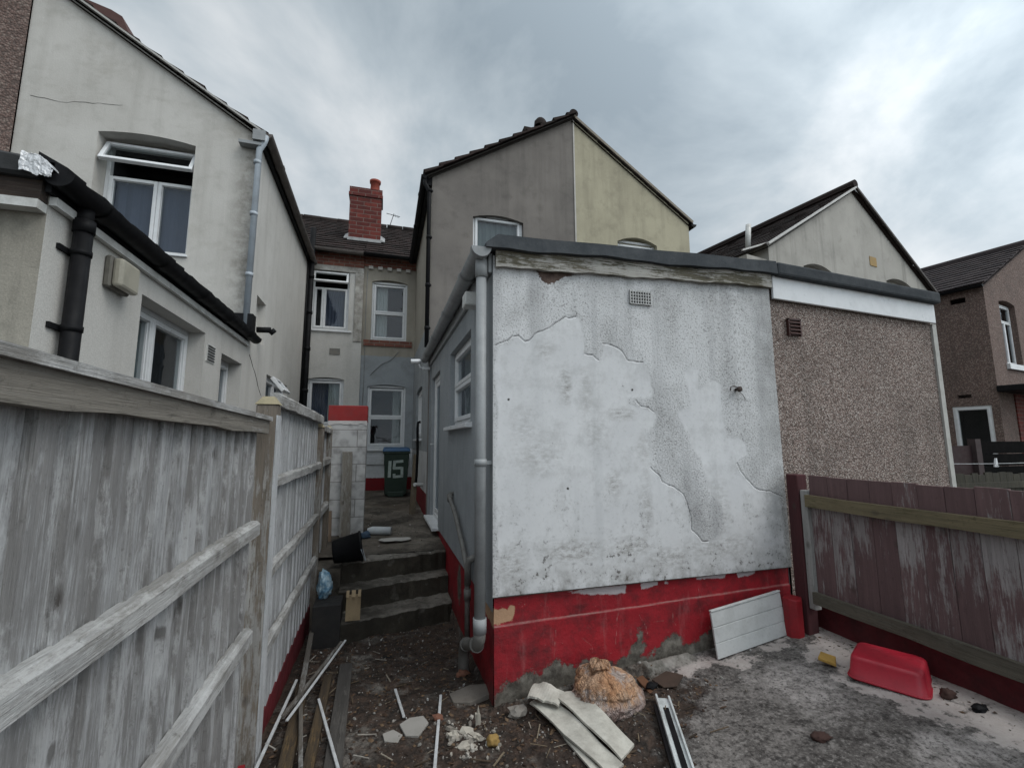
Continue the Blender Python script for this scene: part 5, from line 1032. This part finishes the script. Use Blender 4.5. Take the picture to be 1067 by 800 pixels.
tag(crumple('glove', (-.16, 5.98, path_z(0, 6)-.005), .075, .06, .04, plain('blue_cloth', (.05, .08, .12), .9, (.02, .03, .05), .5), .4, 3, 4, 3), 'crumpled blue cloth glove beside the white roll', 'glove')
fl_ = MB(); R_ = random.Random(21)
for i in range(16):
    a = 2*math.pi*i/16; fl_.v.append((.20+.17*math.cos(a)*(1+.3*R_.random()), 5.72+.10*math.sin(a)*(1+.3*R_.random()), path_z(0, 5.72)+.022+.006*R_.random()))
fl_.f = [list(range(16))]; fl_.sm = [False]
tag(ob('paper_scrap', fl_, plain('plaster_scrap', (.42, .40, .37), .9, (.2, .19, .17), .5)), 'torn pale scrap flat on the passage in front of the white roll', 'scrap', None)
m_ = MB(); m_.tube([(.60, 7.30, 1.97), (.56, 7.30, 1.96), (.555, 7.32, 1.86), (.57, 7.4, 1.5), (.57, 7.5, 1.12), (.56, 7.6, .86), (.54, 7.6, .56)], .022, 10)
tag(ob('drain_hose', m_, BLACK), 'black pipe running down the white lower wall beside the far window', 'pipe')
m_ = MB(); m_.tube([(.69, 7.52, .96), (.56, 7.52, .97), (.54, 7.50, .97)], .03, 10); tag(ob('pipe_outlet', m_, PVC_OLD), 'short white waste outlet in the wall behind the black pipe', 'pipe')
m_ = MB(); m_.hexa([(.46, 7.42, path_z(0, 7.4)), (.56, 7.42, path_z(0, 7.4)), (.56, 7.46, path_z(0, 7.4)), (.46, 7.46, path_z(0, 7.4)), (.53, 7.70, 1.45), (.60, 7.70, 1.45), (.60, 7.73, 1.45), (.53, 7.73, 1.45)])
tag(ob('plank', m_, wood_mat('brown_offcut', (.16, .125, .085), (.10, .08, .055), (.2, .17, .13), .4, 'z')), 'brown offcut of timber leaning on the passage wall near the bin', 'plank')
cv_ = thing('security_camera', 'white cylindrical security camera under the end of the outhouse gutter', 'camera', (.58, 6.97, 2.86))
m_ = MB(); m_.lathe((.40, 6.955, 2.885), [(0, 0), (.028, 0), (.036, .008), (.036, .14), (.03, .155), (0, .155)], 16, (1, 0, .05)); ob('camera_body', m_, PVC, cv_)
m_ = MB(); m_.tube([(.52, 6.96, 2.87), (.55, 6.98, 2.80), (.60, 6.985, 2.79)], .013, 8); m_.lathe((.60, 6.985, 2.79), [(.03, 0), (.03, .015), (0, .015)], 14, (-1, 0, 0)); m_.box(.60, .70, 6.965, 7.0, 2.77, 2.81); ob('bracket', m_, PVC, cv_)
m_ = MB(); m_.lathe((.398, 6.955, 2.885), [(0, 0), (.022, 0), (.022, .004)], 14, (-1, 0, 0)); ob('lens', m_, BLACK, cv_)

# ---------------------------------------------------------------- at the foot of the steps
m_ = MB(); m_.box(-.52, -.29, 4.36, 4.62, -.12, .25); m_.box(-.51, -.30, 4.37, 4.61, .248, .252)
tag(ob('crate', m_, plain('black_board', (.016, .015, .015), .7, (.04, .035, .03), .5), bevel=.006), 'black box standing in the corner left of the steps', 'box')
BLUEBAG = Mt('blue_bag'); BLUEBAG = BLUEBAG.out(BLUEBAG.mix(BLUEBAG.ramp(BLUEBAG.noise(18, 5), .42, .6), (.10, .22, .33), (.42, .55, .62)), .3, BLUEBAG.bump(BLUEBAG.noise(25, 4), .8, .02), .5)
tag(crumple('plastic_bag', (-.45, 4.56, .245), .06, .05, .125, BLUEBAG, .3, 4, 5, 9), 'crumpled pale blue plastic bag on top of the black box', 'bag')
CARD = plain('cardboard', (.27, .20, .12), .9, (.12, .09, .06), .5)
m_ = MB(); pt = lambda a, z: (-.255+a, 4.42-.02*a, .085+z)
for a0, a1, z0, z1 in ((0, .125, 0, .20), (0, .025, .20, .235), (.045, .08, .20, .235), (.10, .125, .20, .235)):
    m_.hexa([pt(a0, z0), pt(a1, z0), (pt(a1, z0)[0], pt(a1, z0)[1]+.012, pt(a1, z0)[2]), (pt(a0, z0)[0], pt(a0, z0)[1]+.012, pt(a0, z0)[2]), (pt(a0, z1)[0], pt(a0, z1)[1]+.06*z1/.2, pt(a0, z1)[2]), (pt(a1, z1)[0], pt(a1, z1)[1]+.06*z1/.2, pt(a1, z1)[2]), (pt(a1, z1)[0], pt(a1, z1)[1]+.012+.06*z1/.2, pt(a1, z1)[2]), (pt(a0, z1)[0], pt(a0, z1)[1]+.012+.06*z1/.2, pt(a0, z1)[2])])
tag(ob('cardboard_piece', m_, CARD), 'notched piece of brown cardboard propped on the bottom step', 'cardboard')

def lath(name, a, b, w, h, mat, label, cat, up=(0, 0, 1), parent=None):
    m = MB(); m.bar(a, b, w, h, up); return tag(ob(name, m, mat, bevel=.002), label, cat)
GREYSTICK = wood_mat('weathered_batten', (.16, .14, .12), (.09, .08, .07), (.36, .35, .34), .55, 'y', (.03, .028, .025), .4, spread=.02)
DARKSTICK = wood_mat('dark_batten', (.10, .07, .04), (.05, .038, .028), (.2, .13, .06), .4, 'y', (.015, .012, .01), .5, spread=.02)
WHITELATH = plain('white_lath', (.48, .49, .50), .6, (.14, .13, .12), .55, scale=14)
lath('batten', (-.525, 4.45, .03), (-.44, 3.30, .05), .035, .03, GREYSTICK, 'grey batten lying against the red gravel board nearest the black box', 'batten')
lath('batten', (-.25, 4.0, .08), (-.50, 3.08, .07), .022, .02, GREYSTICK, 'thin grey lath slanting under the longer white strip by the left fence', 'batten')
lath('white_strip', (-.22, 3.98, .10), (-.46, 2.98, .10), .015, .01, WHITELATH, 'long thin white strip slanting across the timber pile by the left fence', 'strip')
lath('white_strip', (-.50, 3.55, .05), (-.53, 2.55, .10), .016, .012, WHITELATH, 'thin white strip running along the red gravel board at the left', 'strip')
lath('white_strip', (-.33, 3.30, .03), (-.15, 2.58, .04), .016, .012, WHITELATH, 'white strip with pointed end on the brown timbers at the bottom left', 'strip')
lath('white_strip', (-.42, 3.2, .06), (-.33, 2.62, .06), .022, .02, GREYSTICK, 'pale flaking lath between the dark timbers at the bottom left', 'strip')
lath('timber_offcut', (-.46, 3.55, .0), (-.40, 2.5, .03), .07, .05, DARKSTICK, 'dark brown timber lying nearest the left fence', 'timber')
lath('timber_offcut', (-.31, 3.65, -.01), (-.30, 2.5, .02), .055, .05, DARKSTICK, 'stained dark timber in the middle of the pile at the bottom left', 'timber')
lath('timber_offcut', (-.20, 3.85, -.03), (-.18, 2.5, .02), .09, .03, wood_mat('grey_plank', (.085, .078, .072), (.05, .046, .043), (.13, .12, .11), .5, 'y', (.02, .018, .016), .4, spread=.02), 'flat grey plank on the right of the timber pile', 'timber')
lath('white_strip', (.43, 3.18, .0), (.30, 2.42, .03), .017, .01, WHITELATH, 'straight white strip pointing up the yard, right of the broken tile', 'strip')
lath('white_strip', (.145, 3.36, -.01), (.185, 2.99, .01), .017, .01, WHITELATH, 'short white strip on the dark soil below the steps', 'strip')
m_ = MB()
def slab(pts, c, h, mat, nm, label, cat, tilt=(0, 0)):
    m = MB(); n = len(pts); V = [(c[0]+x, c[1]+y, c[2]+x*tilt[0]+y*tilt[1]) for x, y in pts]; V += [(x, y, z+h) for x, y, z in V]
    m.add(V, [tuple(range(n))[::-1], tuple(range(n, 2*n))]+[(i, (i+1) % n, n+(i+1) % n, n+i) for i in range(n)]); return tag(ob(nm, m, mat, bevel=.002), label, cat)
TILEW = plain('chalky_tile', (.27, .255, .235), .8, (.18, .17, .15), .5)
slab([(-.08, .05), (-.02, .085), (.06, .075), (.085, .01), (.02, -.075), (-.05, -.05)], (.235, 2.87, .0), .014, TILEW, 'broken_tile', 'broken pale tile lying on the soil between the short strip and the long white strip', 'tile', (.06, .1))
slab([(-.06, .03), (0, .06), (.05, .01), (.02, -.05), (-.05, -.03)], (.12, 2.82, .0), .012, TILEW, 'tile_fragment', 'small chalky fragment touching the left side of the broken tile', 'fragment', (-.1, .05))
slab([(-.10, .05), (.09, .06), (.10, -.05), (-.09, -.05)], (.17, 3.95, -.085), .02, BLACK, 'black_tile', 'flat black tile on the ground in front of the steps', 'tile')
slab([(-.13, .06), (.02, .10), (.14, .05), (.12, -.07), (-.02, -.10), (-.12, -.05)], (.62, 3.15, -.03), .03, plain('concrete_lump', (.17, .15, .13), .9, (.06, .05, .045), .6, bump=.5), 'concrete_piece', 'flat lump of pale concrete at the foot of the grey drain pipe', 'concrete', (.1, 0))
# broken plaster heap by the corner
PLAST = plain('broken_plaster', (.38, .35, .30), .9, (.15, .13, .11), .7, bump=.4); R_ = random.Random(12)
for i, lb in enumerate(('long upright splinter of pale plaster at the front corner of the red base', 'largest cream lump of broken plaster near the red corner', 'cream plaster chunk lying lowest in the little heap by the corner', 'small plaster crumb left of the yellow lump', 'pale plaster shard at the left end of the little heap')):
    x, y = [(.60, 2.80), (.53, 2.74), (.50, 2.62), (.57, 2.67), (.44, 2.70)][i]; q = [(.018, .10), (.05, .05), (.055, .03), (.03, .03), (.03, .05)][i]
    tag(crumple('plaster_piece', (x, y, ground_z(x, y)-.008), q[0], q[0]*R_.uniform(.5, .8), q[1]*R_.uniform(.5, .8), PLAST, .8, 2, 4.5, 50+i*7, .5, False), lb, 'plaster', 'broken plaster by the red corner')
tag(crumple('foam_lump', (.64, 2.60, ground_z(.64, 2.6)-.005), .035, .03, .03, plain('yellow_foam', (.30, .19, .06), .9, (.12, .08, .03), .7), .3, 3, 5, 2), 'small yellow lump at the right of the broken plaster heap', 'lump')

# ---------------------------------------------------------------- in front of the wall
def bag_mat():
    t = Mt('orange_sack'); n = t.noise(6, 5, .65); w = t.noise(1, 3, .5, co=t.map((90, 14, 60)))
    b = t.mix(t.ramp(n, .38, .66), (.44, .235, .125), (.54, .37, .255)); b = t.mix(t.ramp(t.noise(4.5, 6, .7, co=t.map(loc=(2, 1, 4))), .54, .60, 0, .9), b, (.46, .40, .37)); b = t.mix(t.ramp(w, .5, .7, 0, .4), b, (.2, .07, .03))
    b = t.mix(t.ramp(t.noise(3, 6, .7), .56, .7, 0, .6), b, (.10, .06, .045)); b = t.mix(t.ramp(t.noise(5, 7, .75), .62, .68, 0, .7), b, (.30, .22, .22))
    sp = t.t.nodes.new('ShaderNodeSeparateXYZ'); t.L(t.co, sp.inputs[0])
    lo_k = t.m2('MULTIPLY', t.ramp(t.m2('ADD', sp.outputs[2], t.m2('MULTIPLY', t.noise(7, 5, .7), .16)), .17, .21, 1, 0), t.ramp(t.noise(4, 4, co=t.map(loc=(9, 2, 5))), .36, .5))
    b = t.mix(t.m2('MULTIPLY', lo_k, .8), b, t.mix(t.ramp(t.noise(12, 6, .7), .4, .6), (.22, .16, .155), (.42, .36, .35)))
    rg = t.m2('ABSOLUTE', t.m2('SUBTRACT', t.noise(9, 4, .6, co=t.map((1, 1, .6)), dist=1.5), .5)); rg2 = t.m2('ABSOLUTE', t.m2('SUBTRACT', t.noise(26, 4, .6, dist=1.0), .5))
    b = t.mix(t.ramp(rg, 0, .035, .6, 0), b, (.10, .055, .035))
    h = t.m2('ADD', t.m2('ADD', t.m2('MULTIPLY', w, .25), t.m2('MULTIPLY', rg, 5.0)), t.m2('MULTIPLY', rg2, 2.5))
    return t.out(b, t.ramp(lo_k, 0, 1, .75, .4), t.bump(h, .9, .02), .35)
BAG = bag_mat()
from mathutils import noise as mnz
m_ = MB(); PR = [(0, 0), (.17, .0), (.205, .03), (.222, .075), (.216, .115), (.196, .145), (.188, .155), (.190, .17), (.176, .205), (.145, .245), (.10, .275), (.062, .288), (.050, .298), (.066, .314), (.058, .334), (.03, .346), (0, .35)]
def prof_(t_):
    x = t_*(len(PR)-1); i = min(int(x), len(PR)-2); k = x-i; return PR[i][0]+(PR[i+1][0]-PR[i][0])*k, PR[i][1]+(PR[i+1][1]-PR[i][1])*k
NT, NA = 72, 150; V = []
for i in range(NT+1):
    r_, z_ = prof_(i/NT)
    for j in range(NA):
        a = 2*math.pi*j/NA; cx_, cy_ = math.cos(a), math.sin(a); q_ = Vector((cx_*r_*8, cy_*r_*8, z_*8))
        ple = 1-abs(math.sin(a*5.5+2.2*mnz.noise(Vector((cx_, cy_, z_*3)))+z_*4)); k_ = min(1, max(0, (z_-.10)/.14))
        ple2 = 1-abs(math.sin(a*9+3*mnz.noise(q_*.5)-z_*14))
        cre = (1-min(1, abs(mnz.noise(q_*1.3+Vector((3, 1, 7))))*5))**2
        dd = 1+.16*mnz.noise(Vector((cx_*1.3+4, cy_*1.3, z_*5)))-.17*k_*ple**2-.05*ple2**3-.06*cre+.03*mnz.noise(q_*3)
        V.append((1.40-.05*z_/.3+cx_*r_*dd*1.04, 2.70+cy_*r_*dd*.95,   .02+z_*(.80+.10*mnz.noise(Vector((cx_*1.2, cy_*1.2, 5))))+.012*math.sin(a*3+1)*min(1, z_*5)))
m_.add(V, [(i*NA+j, i*NA+(j+1) % NA, (i+1)*NA+(j+1) % NA, (i+1)*NA+j) for i in range(NT) for j in range(NA)], True)
bg_ = ob('rubble_sack', m_, BAG)
tag(bg_, 'lumpy orange sack of rubbish on the ground against the red painted base', 'sack')
LINO = plain('cream_board', (.47, .455, .405), .6, (.16, .145, .12), .6, bump=.2, scale=9)
def sheet(pts, label, h=.008, curl=.03):
    """a warped board; pts = four corners (x,y,z) in order"""
    P = [Vector(p) for p in pts]; m = MB(); n = 12; V = []; V2 = []
    for i in range(n+1):
        for j in range(5):
            a, b = i/n, j/4; p = P[0].lerp(P[1], a).lerp(P[3].lerp(P[2], a), b); p.z += curl*math.sin(a*math.pi)*(.6+.4*b)+.006*math.sin(a*9+b*4); p.y += .006*math.sin(a*23)*(1 if j in (0, 4) else 0); V.append(p); V2.append(p-Vector((0, 0, h)))
    o = len(V); ix = lambda i, j: i*5+j
    m.add(V+V2, [(ix(i, j), ix(i+1, j), ix(i+1, j+1), ix(i, j+1)) for i in range(n) for j in range(4)]+[(o+ix(i, j), o+ix(i, j+1), o+ix(i+1, j+1), o+ix(i+1, j)) for i in range(n) for j in range(4)]
          + [(ix(i, 0), o+ix(i, 0), o+ix(i+1, 0), ix(i+1, 0)) for i in range(n)]+[(ix(i, 4), ix(i+1, 4), o+ix(i+1, 4), o+ix(i, 4)) for i in range(n)]+[(ix(0, j), ix(0, j+1), o+ix(0, j+1), o+ix(0, j)) for j in range(4)]+[(ix(n, j), o+ix(n, j), o+ix(n, j+1), ix(n, j+1)) for j in range(4)])
    return tag(ob('board_strip', m, LINO), label, 'board')
sheet([(.98, 2.84, .05), (1.05, 2.12, .05), (1.15, 2.12, .05), (1.10, 2.80, .06)], 'lowest of the cream board strips in front of the orange sack', .01, .0)
sheet([(.92, 2.80, .075), (1.10, 2.15, .065), (1.20, 2.18, .07), (1.05, 2.84, .085)], 'middle cream board strip with a chewed edge, below the folded one', .01, .01)
sheet([(1.06, 2.76, .115), (1.20, 2.20, .08), (1.32, 2.28, .08), (1.19, 2.77, .12)], 'uppermost long cream board strip tapering towards the camera', .012, .03)
sheet([(.90, 2.78, .12), (1.05, 2.66, .11), (1.13, 2.76, .125), (.98, 2.90, .13)], 'short folded end of cream board on top of the strips', .012, .02)
UP = plain('dirty_white_pvc', (.52, .55, .55), .45, (.08, .08, .075), .6, scale=11)
uc = thing('plastic_channel', 'dirty white plastic channel strip with black seal, lying at the bottom centre', 'strip', (1.55, 2.3, .08))
a_, b_ = Vector((1.69, 2.56, .10)), Vector((1.425, 1.98, .085)); d_ = (b_-a_).normalized(); sd_ = d_.cross(Vector((0, 0, 1))).normalized()
m_ = MB(); m_.bar(a_, b_, .085, .012); m_.bar(a_+sd_*.038+Vector((0, 0, .014)), b_+sd_*.038+Vector((0, 0, .014)), .012, .03); m_.bar(a_-sd_*.036+Vector((0, 0, .012)), b_-sd_*.036+Vector((0, 0, .012)), .012, .022); ob('channel', m_, UP, uc, bevel=.002)
m_ = MB(); k_ = a_.lerp(b_, .16); m_.bar(k_-sd_*.0+Vector((0, 0, .008)), a_.lerp(b_, .98)+Vector((0, 0, .008)), .030, .004)
m_.bar(a_.lerp(b_, .12)+sd_*.056, b_+sd_*.056, .02, .02); ob('seal', m_, BLACK, uc)
# tongue and groove board leaning on the red base
lb_ = MB(); e0 = Vector((2.30, 2.79, .14)); e1 = Vector((3.00, 2.86, .195)); upv = Vector((-.015, .15, 1)).normalized(); tn = Vector((0, -1, .15)).normalized(); hh = .30
for j in range(3):
    z0, z1 = hh*j/3+.002, hh*(j+1)/3-.003
    P = [e0+upv*z0, e1+upv*z0, e1+upv*z1, e0+upv*z1]; lb_.hexa([P[0], P[1], P[1]-tn*.016, P[0]-tn*.016, P[3], P[2], P[2]-tn*.016, P[3]-tn*.016])
P = [e0, e1, e1+upv*hh, e0+upv*hh]; lb_.hexa([P[0]-tn*.006, P[1]-tn*.006, P[1]-tn*.014, P[0]-tn*.014, P[3]-tn*.006, P[2]-tn*.006, P[2]-tn*.014, P[3]-tn*.014])
P0, P1 = e0+upv*(hh+.001), e1+upv*(hh+.001); lb_.hexa([P0+tn*.006, P1+tn*.006, P1-tn*.02, P0-tn*.02, P0+tn*.006+upv*.012, P1+tn*.006+upv*.012, P1-tn*.02+upv*.012, P0-tn*.02+upv*.012])
tag(ob('cladding_board', lb_, plain('white_cladding', (.54, .55, .545), .5, (.20, .205, .195), .45, scale=5), bevel=.002), 'grooved white cladding board leaning on the red painted base', 'board')
# red tub upside down
TUBRED = plain('red_plastic', (.36, .014, .030), .42, (.09, .012, .016), .45, scale=6, bump=.08, spec=.45)
tb = thing('plastic_tub', 'red plastic tub lying upside down beside the maroon fence', 'tub', (3.0, 2.16, .185))
m_ = MB(); th_ = rad(118); ca, sa = math.cos(th_), math.sin(th_); c_ = Vector((3.05, 2.185, .195))
def rr_(L_, W_, z, rad_, n=6):
    P = []
    for sx, sy, a0 in ((1, 1, 0), (-1, 1, 90), (-1, -1, 180), (1, -1, 270)):
        for i in range(n+1):
            a = rad(a0+90*i/n); x = sx*(L_-rad_)+rad_*math.cos(a); y = sy*(W_-rad_)+rad_*math.sin(a)
            P.append(c_+Vector((x*ca-y*sa, x*sa+y*ca, z)))
    return P
rings = [rr_(.186, .162, 0, .05), rr_(.189, .165, .006, .05), rr_(.189, .165, .014, .05), rr_(.184, .160, .018, .05), rr_(.173, .149, .112, .045), rr_(.169, .145, .124, .045), rr_(.161, .137, .131, .04), rr_(.150, .126, .133, .036), rr_(.05, .035, .134, .02)]
n = len(rings[0]); m_.add([p for q in rings for p in q], [(i*n+j, i*n+(j+1) % n, (i+1)*n+(j+1) % n, (i+1)*n+j) for i in range(len(rings)-1) for j in range(n)], True)
m_.add(rings[-1], [tuple(range(n))], True); ob('tub_body', m_, TUBRED, tb)
m_ = MB(); R1 = rr_(.190, .166, .010, .05); m_.tube(R1+[R1[0]], .006, 6, caps=False); ob('rim', m_, TUBRED, tb)
slab([(-.06, .03), (.02, .075), (.07, .01), (-.005, -.05)], (2.88, 2.44, .205), .018, plain('yellow_sponge', (.36, .22, .055), .95, (.1, .06, .02), .5, bump=.6, scale=12), 'sponge', 'flat dirty yellow sponge just behind the red tub', 'sponge', (0, .2))
tag(crumple('black_wrapper', (3.14, 1.80, .195), .05, .03, .02, BLACK, .4, 3, 5, 6), 'crumpled black wrapper on the pale paint by the gravel board', 'wrapper')
tag(crumple('dirt_clod', (3.12, 1.93, .195), .04, .03, .03, plain('brown_clod', (.05, .025, .02), .95), .4, 3, 5, 16), 'dark brown clod of dirt beside the near end of the red tub', 'clod')
tag(crumple('dirt_clod', (2.22, 1.97, .12), .05, .035, .018, bpy.data.materials['brown_clod'], .4, 3, 5, 26), 'flat clod of rotten leaves alone on the open concrete', 'clod')
def rock(nm, c, s_, mat, label, cat, seed): return tag(crumple(nm, (c[0], c[1], ground_z(c[0], c[1])-s_*.2), s_, s_*.8, s_*.55, mat, .45, 2, 3.5, seed, 0, False), label, cat)
RUB = plain('old_concrete', (.20, .185, .165), .95, (.08, .07, .06), .6, bump=.5); BRK = plain('brick_rubble', (.16, .07, .045), .95, (.06, .04, .03), .5)
rock('rubble_piece', (.84, 2.80), .055, RUB, 'grey lump of concrete at the foot of the red corner', 'rubble', 1); rock('rubble_piece', (.62, 3.45), .045, BRK, 'orange brown brick fragment beside the drain pipe foot', 'rubble', 2)
rock('rubble_piece', (.38, 2.92), .035, BRK, 'brown brick fragment right of the broken tile', 'rubble', 3); rock('rubble_piece', (1.72, 2.72), .04, BLACK, 'black scrap on the right of the orange sack', 'scrap', 4)
slab([(-.10, .06), (.03, .09), (.10, .0), (.0, -.07), (-.08, -.04)], (1.86, 2.72, .10), .01, plain('wet_board', (.055, .035, .025), .8, (.02, .015, .012), .5), 'bark_piece', 'dark wet piece of board between the orange sack and the white cladding', 'board', (.15, .05))
slab([(-.02, .12), (.03, .12), (.035, -.12), (-.02, -.11)], (1.70, 2.78, .075), .012, plain('rusty_strip', (.13, .06, .03), .9, (.05, .03, .02), .5), 'rusty_strip', 'rust brown strip tucked behind the right side of the orange sack', 'strip', (.2, .1))

# litter nobody could count
def scatter(name, label, n, region, mats, smin, smax, seed, thick=False, lift=.0, keep=None):
    R_ = random.Random(seed); m = MB(); c = 0; tries = 0
    while c < n and tries < n*60:
        tries += 1
        x = R_.uniform(region[0], region[1]); y = R_.uniform(region[2], region[3])
        if keep and not keep(x, y, R_): continue
        s_ = smin*(smax/smin)**(R_.random()**1.6); a = R_.random()*6.28; z = ground_z(x, y)+lift+s_*.15
        k = R_.randint(4, 6); tl = (R_.uniform(-.35, .35), R_.uniform(-.35, .35)); P = []
        for i in range(k):
            q = 2*math.pi*i/k; rr = s_*R_.uniform(.6, 1.1); dx, dy = rr*math.cos(q), rr*.55*math.sin(q)
            X2, Y2 = dx*math.cos(a)-dy*math.sin(a), dx*math.sin(a)+dy*math.cos(a); P.append((x+X2, y+Y2, z+X2*tl[0]+Y2*tl[1]))
        if thick:
            h = s_*R_.uniform(.3, .8); m.add(P+[(p[0]*.8+x*.2, p[1]*.8+y*.2, p[2]+h) for p in P], [tuple(range(k))[::-1], tuple(range(k, 2*k))]+[(i, (i+1) % k, k+(i+1) % k, k+i) for i in range(k)])
        else: m.add(P+[(x, y, z+s_*R_.uniform(.1, .45))], [(i, (i+1) % k, k) for i in range(k)])
        c += 1
    return tag(ob(name, m, mats, recalc=False), label, None, kind='stuff')
def rnd_mat(name, stops, rough=.9):
    t = Mt(name); return t.out(t.mix(t.ramp(t.noise(40, 3), .4, .7, 0, .4), t.cramp(t.rnd, stops), (.03, .025, .02)), rough)
in_soil = lambda x, y, R_: (float(sdf(np.array([x]), np.array([y]), SOIL)[0]) < .03+.15*R_.random()**3) and y > 1.9 and not (x > .72 and y > 2.93)
scatter('leaf_litter', 'brown dead leaves and dirt strewn over the ground', 2600, (-.56, 2.2, 1.9, 4.6), rnd_mat('dead_leaves', [(0, (.02, .013, .01)), (.4, (.05, .028, .018)), (.75, (.10, .06, .035)), (1, (.15, .10, .06))]), .006, .026, 3, keep=in_soil)
scatter('gravel', 'small stones and rubble crumbs on the ground', 1500, (-.56, 3.1, 1.6, 4.6), rnd_mat('crumbs', [(0, (.05, .045, .04)), (.5, (.13, .115, .10)), (.85, (.24, .22, .2)), (1, (.34, .31, .28))]), .003, .014, 5, True, keep=lambda x, y, R_: in_soil(x, y, R_) or R_.random() < .12 and x > .3 and not (x > .72 and y > 2.9))
scatter('paint_flakes', 'white flakes of paint and plaster scattered on the ground', 300, (-.5, 2.9, 1.7, 4.6), rnd_mat('flakes', [(0, (.22, .21, .19)), (.5, (.36, .35, .33)), (1, (.55, .55, .54))]), .003, .016, 9, True, keep=lambda x, y, R_: (in_soil(x, y, R_) and R_.random() < .8) or (x > 1.2 and y > 2.5 and R_.random() < .5 and y < 2.9))
scatter('wall_foot_litter', 'dead leaves caught along the foot of the right fence', 160, (2.95, 3.23, 1.2, 2.75), bpy.data.materials['dead_leaves'], .006, .022, 14, keep=lambda x, y, R_: x > 3.2-.2*R_.random()**2)
scatter('plaster_crumbs', 'crumbs and shards of broken plaster heaped by the red corner', 150, (.36, .72, 2.45, 2.9), rnd_mat('plaster_bits', [(0, (.16, .14, .12)), (.5, (.30, .275, .24)), (1, (.46, .43, .385))]), .005, .03, 19, True, keep=lambda x, y, R_: math.hypot((x-.54)/.17, (y-2.68)/.2) < R_.random()*1.2)
R_ = random.Random(77); m_ = MB()
for i in range(150):
    if i < 60: x, y = R_.uniform(-.5, -.12), R_.uniform(2.4, 4.1)
    elif i < 110: x, y = R_.uniform(.85, 1.8), R_.uniform(2.2, 2.85)
    else: x, y = R_.uniform(-.1, .65), R_.uniform(2.4, 4.2)
    a = R_.uniform(0, 6.28); l = R_.uniform(.02, .11); z = ground_z(x, y)+.006; w = R_.uniform(.003, .009)
    m_.bar((x, y, z), (x+l*math.cos(a), y+l*math.sin(a), ground_z(min(x+l*math.cos(a), 3.5), y+l*math.sin(a))+R_.uniform(.004, .03)), w, w*.6)
tag(ob('wood_splinters', m_, rnd_mat('splinters', [(0, (.03, .022, .016)), (.35, (.10, .07, .045)), (.7, (.20, .16, .11)), (1, (.36, .34, .31))])), 'splinters and slivers of wood among the dirt', None, kind='stuff')
R_ = random.Random(40); m_ = MB()
for i in range(170):
    x = R_.uniform(-.32, .66); y = R_.uniform(4.75, 8.2); z = path_z(x, y)+.02 if y > 5.2 else (.27 if y < 4.95 else .46)
    s_ = R_.uniform(.004, .016); a = R_.random()*6; m_.add([(x+s_*math.cos(a+q), y+s_*math.sin(a+q), z+.002*q) for q in (0, 1.6, 3.1, 4.7)], [(0, 1, 2, 3)])
tag(ob('passage_litter', m_, rnd_mat('passage_bits', [(0, (.03, .025, .02)), (.7, (.12, .1, .08)), (1, (.42, .4, .38))])), 'specks of litter on the passage and steps', None, kind='stuff')

# ---------------------------------------------------------------- beyond the right fence
DF = plain('black_stained_boards', (.006, .006, .006), .9, (.014, .012, .012), .5, spec=.03)
df_ = thing('fence', 'black stained horizontal board fence below the brown house', 'fence', (9.0, 4.6, .25))
m_ = MB()
for j in range(7): m_.box(8.72, 13.5, 4.60, 4.625, .3+j*.19, .3+j*.19+.18)
ob('boards', m_, DF, df_)
m_ = MB(); m_.box(8.60, 8.72, 4.56, 4.66, .25, 1.66); ob('post', m_, plain('brown_post', (.05, .035, .035), .8), df_)
m_ = MB(); m_.box(7.0, 8.6, 4.62, 4.64, .25, 1.56); ob('plain_panel', m_, plain('dark_maroon', (.03, .014, .015), .8, (.015, .01, .01), .5), df_)
MOSSF = wood_mat('mossy_boards', (.06, .055, .04), (.035, .032, .026), (.09, .085, .06), .4, 'z', (.015, .014, .01), .5)
mf = thing('fence', 'low rotten mossy board fence just beyond the maroon fence', 'fence', (7.0, 3.6, .25))
mb = MB(); R_ = random.Random(6); x = 5.6
while x < 9.5:
    w = R_.uniform(.1, .15); mb.box(x, x+w-.006, 3.6, 3.618+R_.uniform(0, .004), .2, 1.25+R_.uniform(-.02, .015)); x += w
ob('boards', mb, MOSSF, mf)
m_ = MB(); m_.bar((5.6, 3.585, 1.12), (9.5, 3.585, 1.10), .03, .07); ob('rail', m_, MOSSF, mf)
m_ = MB(); m_.tube([(6.2+.4*i, 4.2, 1.36-.045*math.sin(math.pi*i/12)) for i in range(13)], .004, 6); tag(ob('washing_line', m_, WHITELATH), 'thin white washing line strung beyond the mossy fence', 'line')
m_ = MB(); m_.bar((8.26, 4.2, 1.27), (8.30, 4.2, 1.39), .02, .02); m_.bar((8.31, 4.2, 1.27), (8.30, 4.2, 1.39), .015, .02); tag(ob('clothes_peg', m_, PVC), 'white peg hanging on the washing line', 'peg')
GROUPS = {'terraced_house': 'terraced houses in the row', 'gabled_house': 'gabled houses on the right', 'outhouse': 'flat roofed outhouses behind the houses', 'white_strip': 'thin strips lying about the yard',
          'timber_offcut': 'timber offcuts piled by the left fence', 'batten': 'battens on the timber pile', 'board_strip': 'cream board strips in front of the sack', 'rubble_piece': 'loose lumps of rubble', 'fence': 'wooden garden fences', 'dirt_clod': 'clods of dirt on the concrete', 'plank': 'planks leaning on walls of the passage'}
for o in S.objects:
    k = o.name.split('.')[0]
    if o.parent is None and k in GROUPS and 'group' not in o: o['group'] = GROUPS[k]
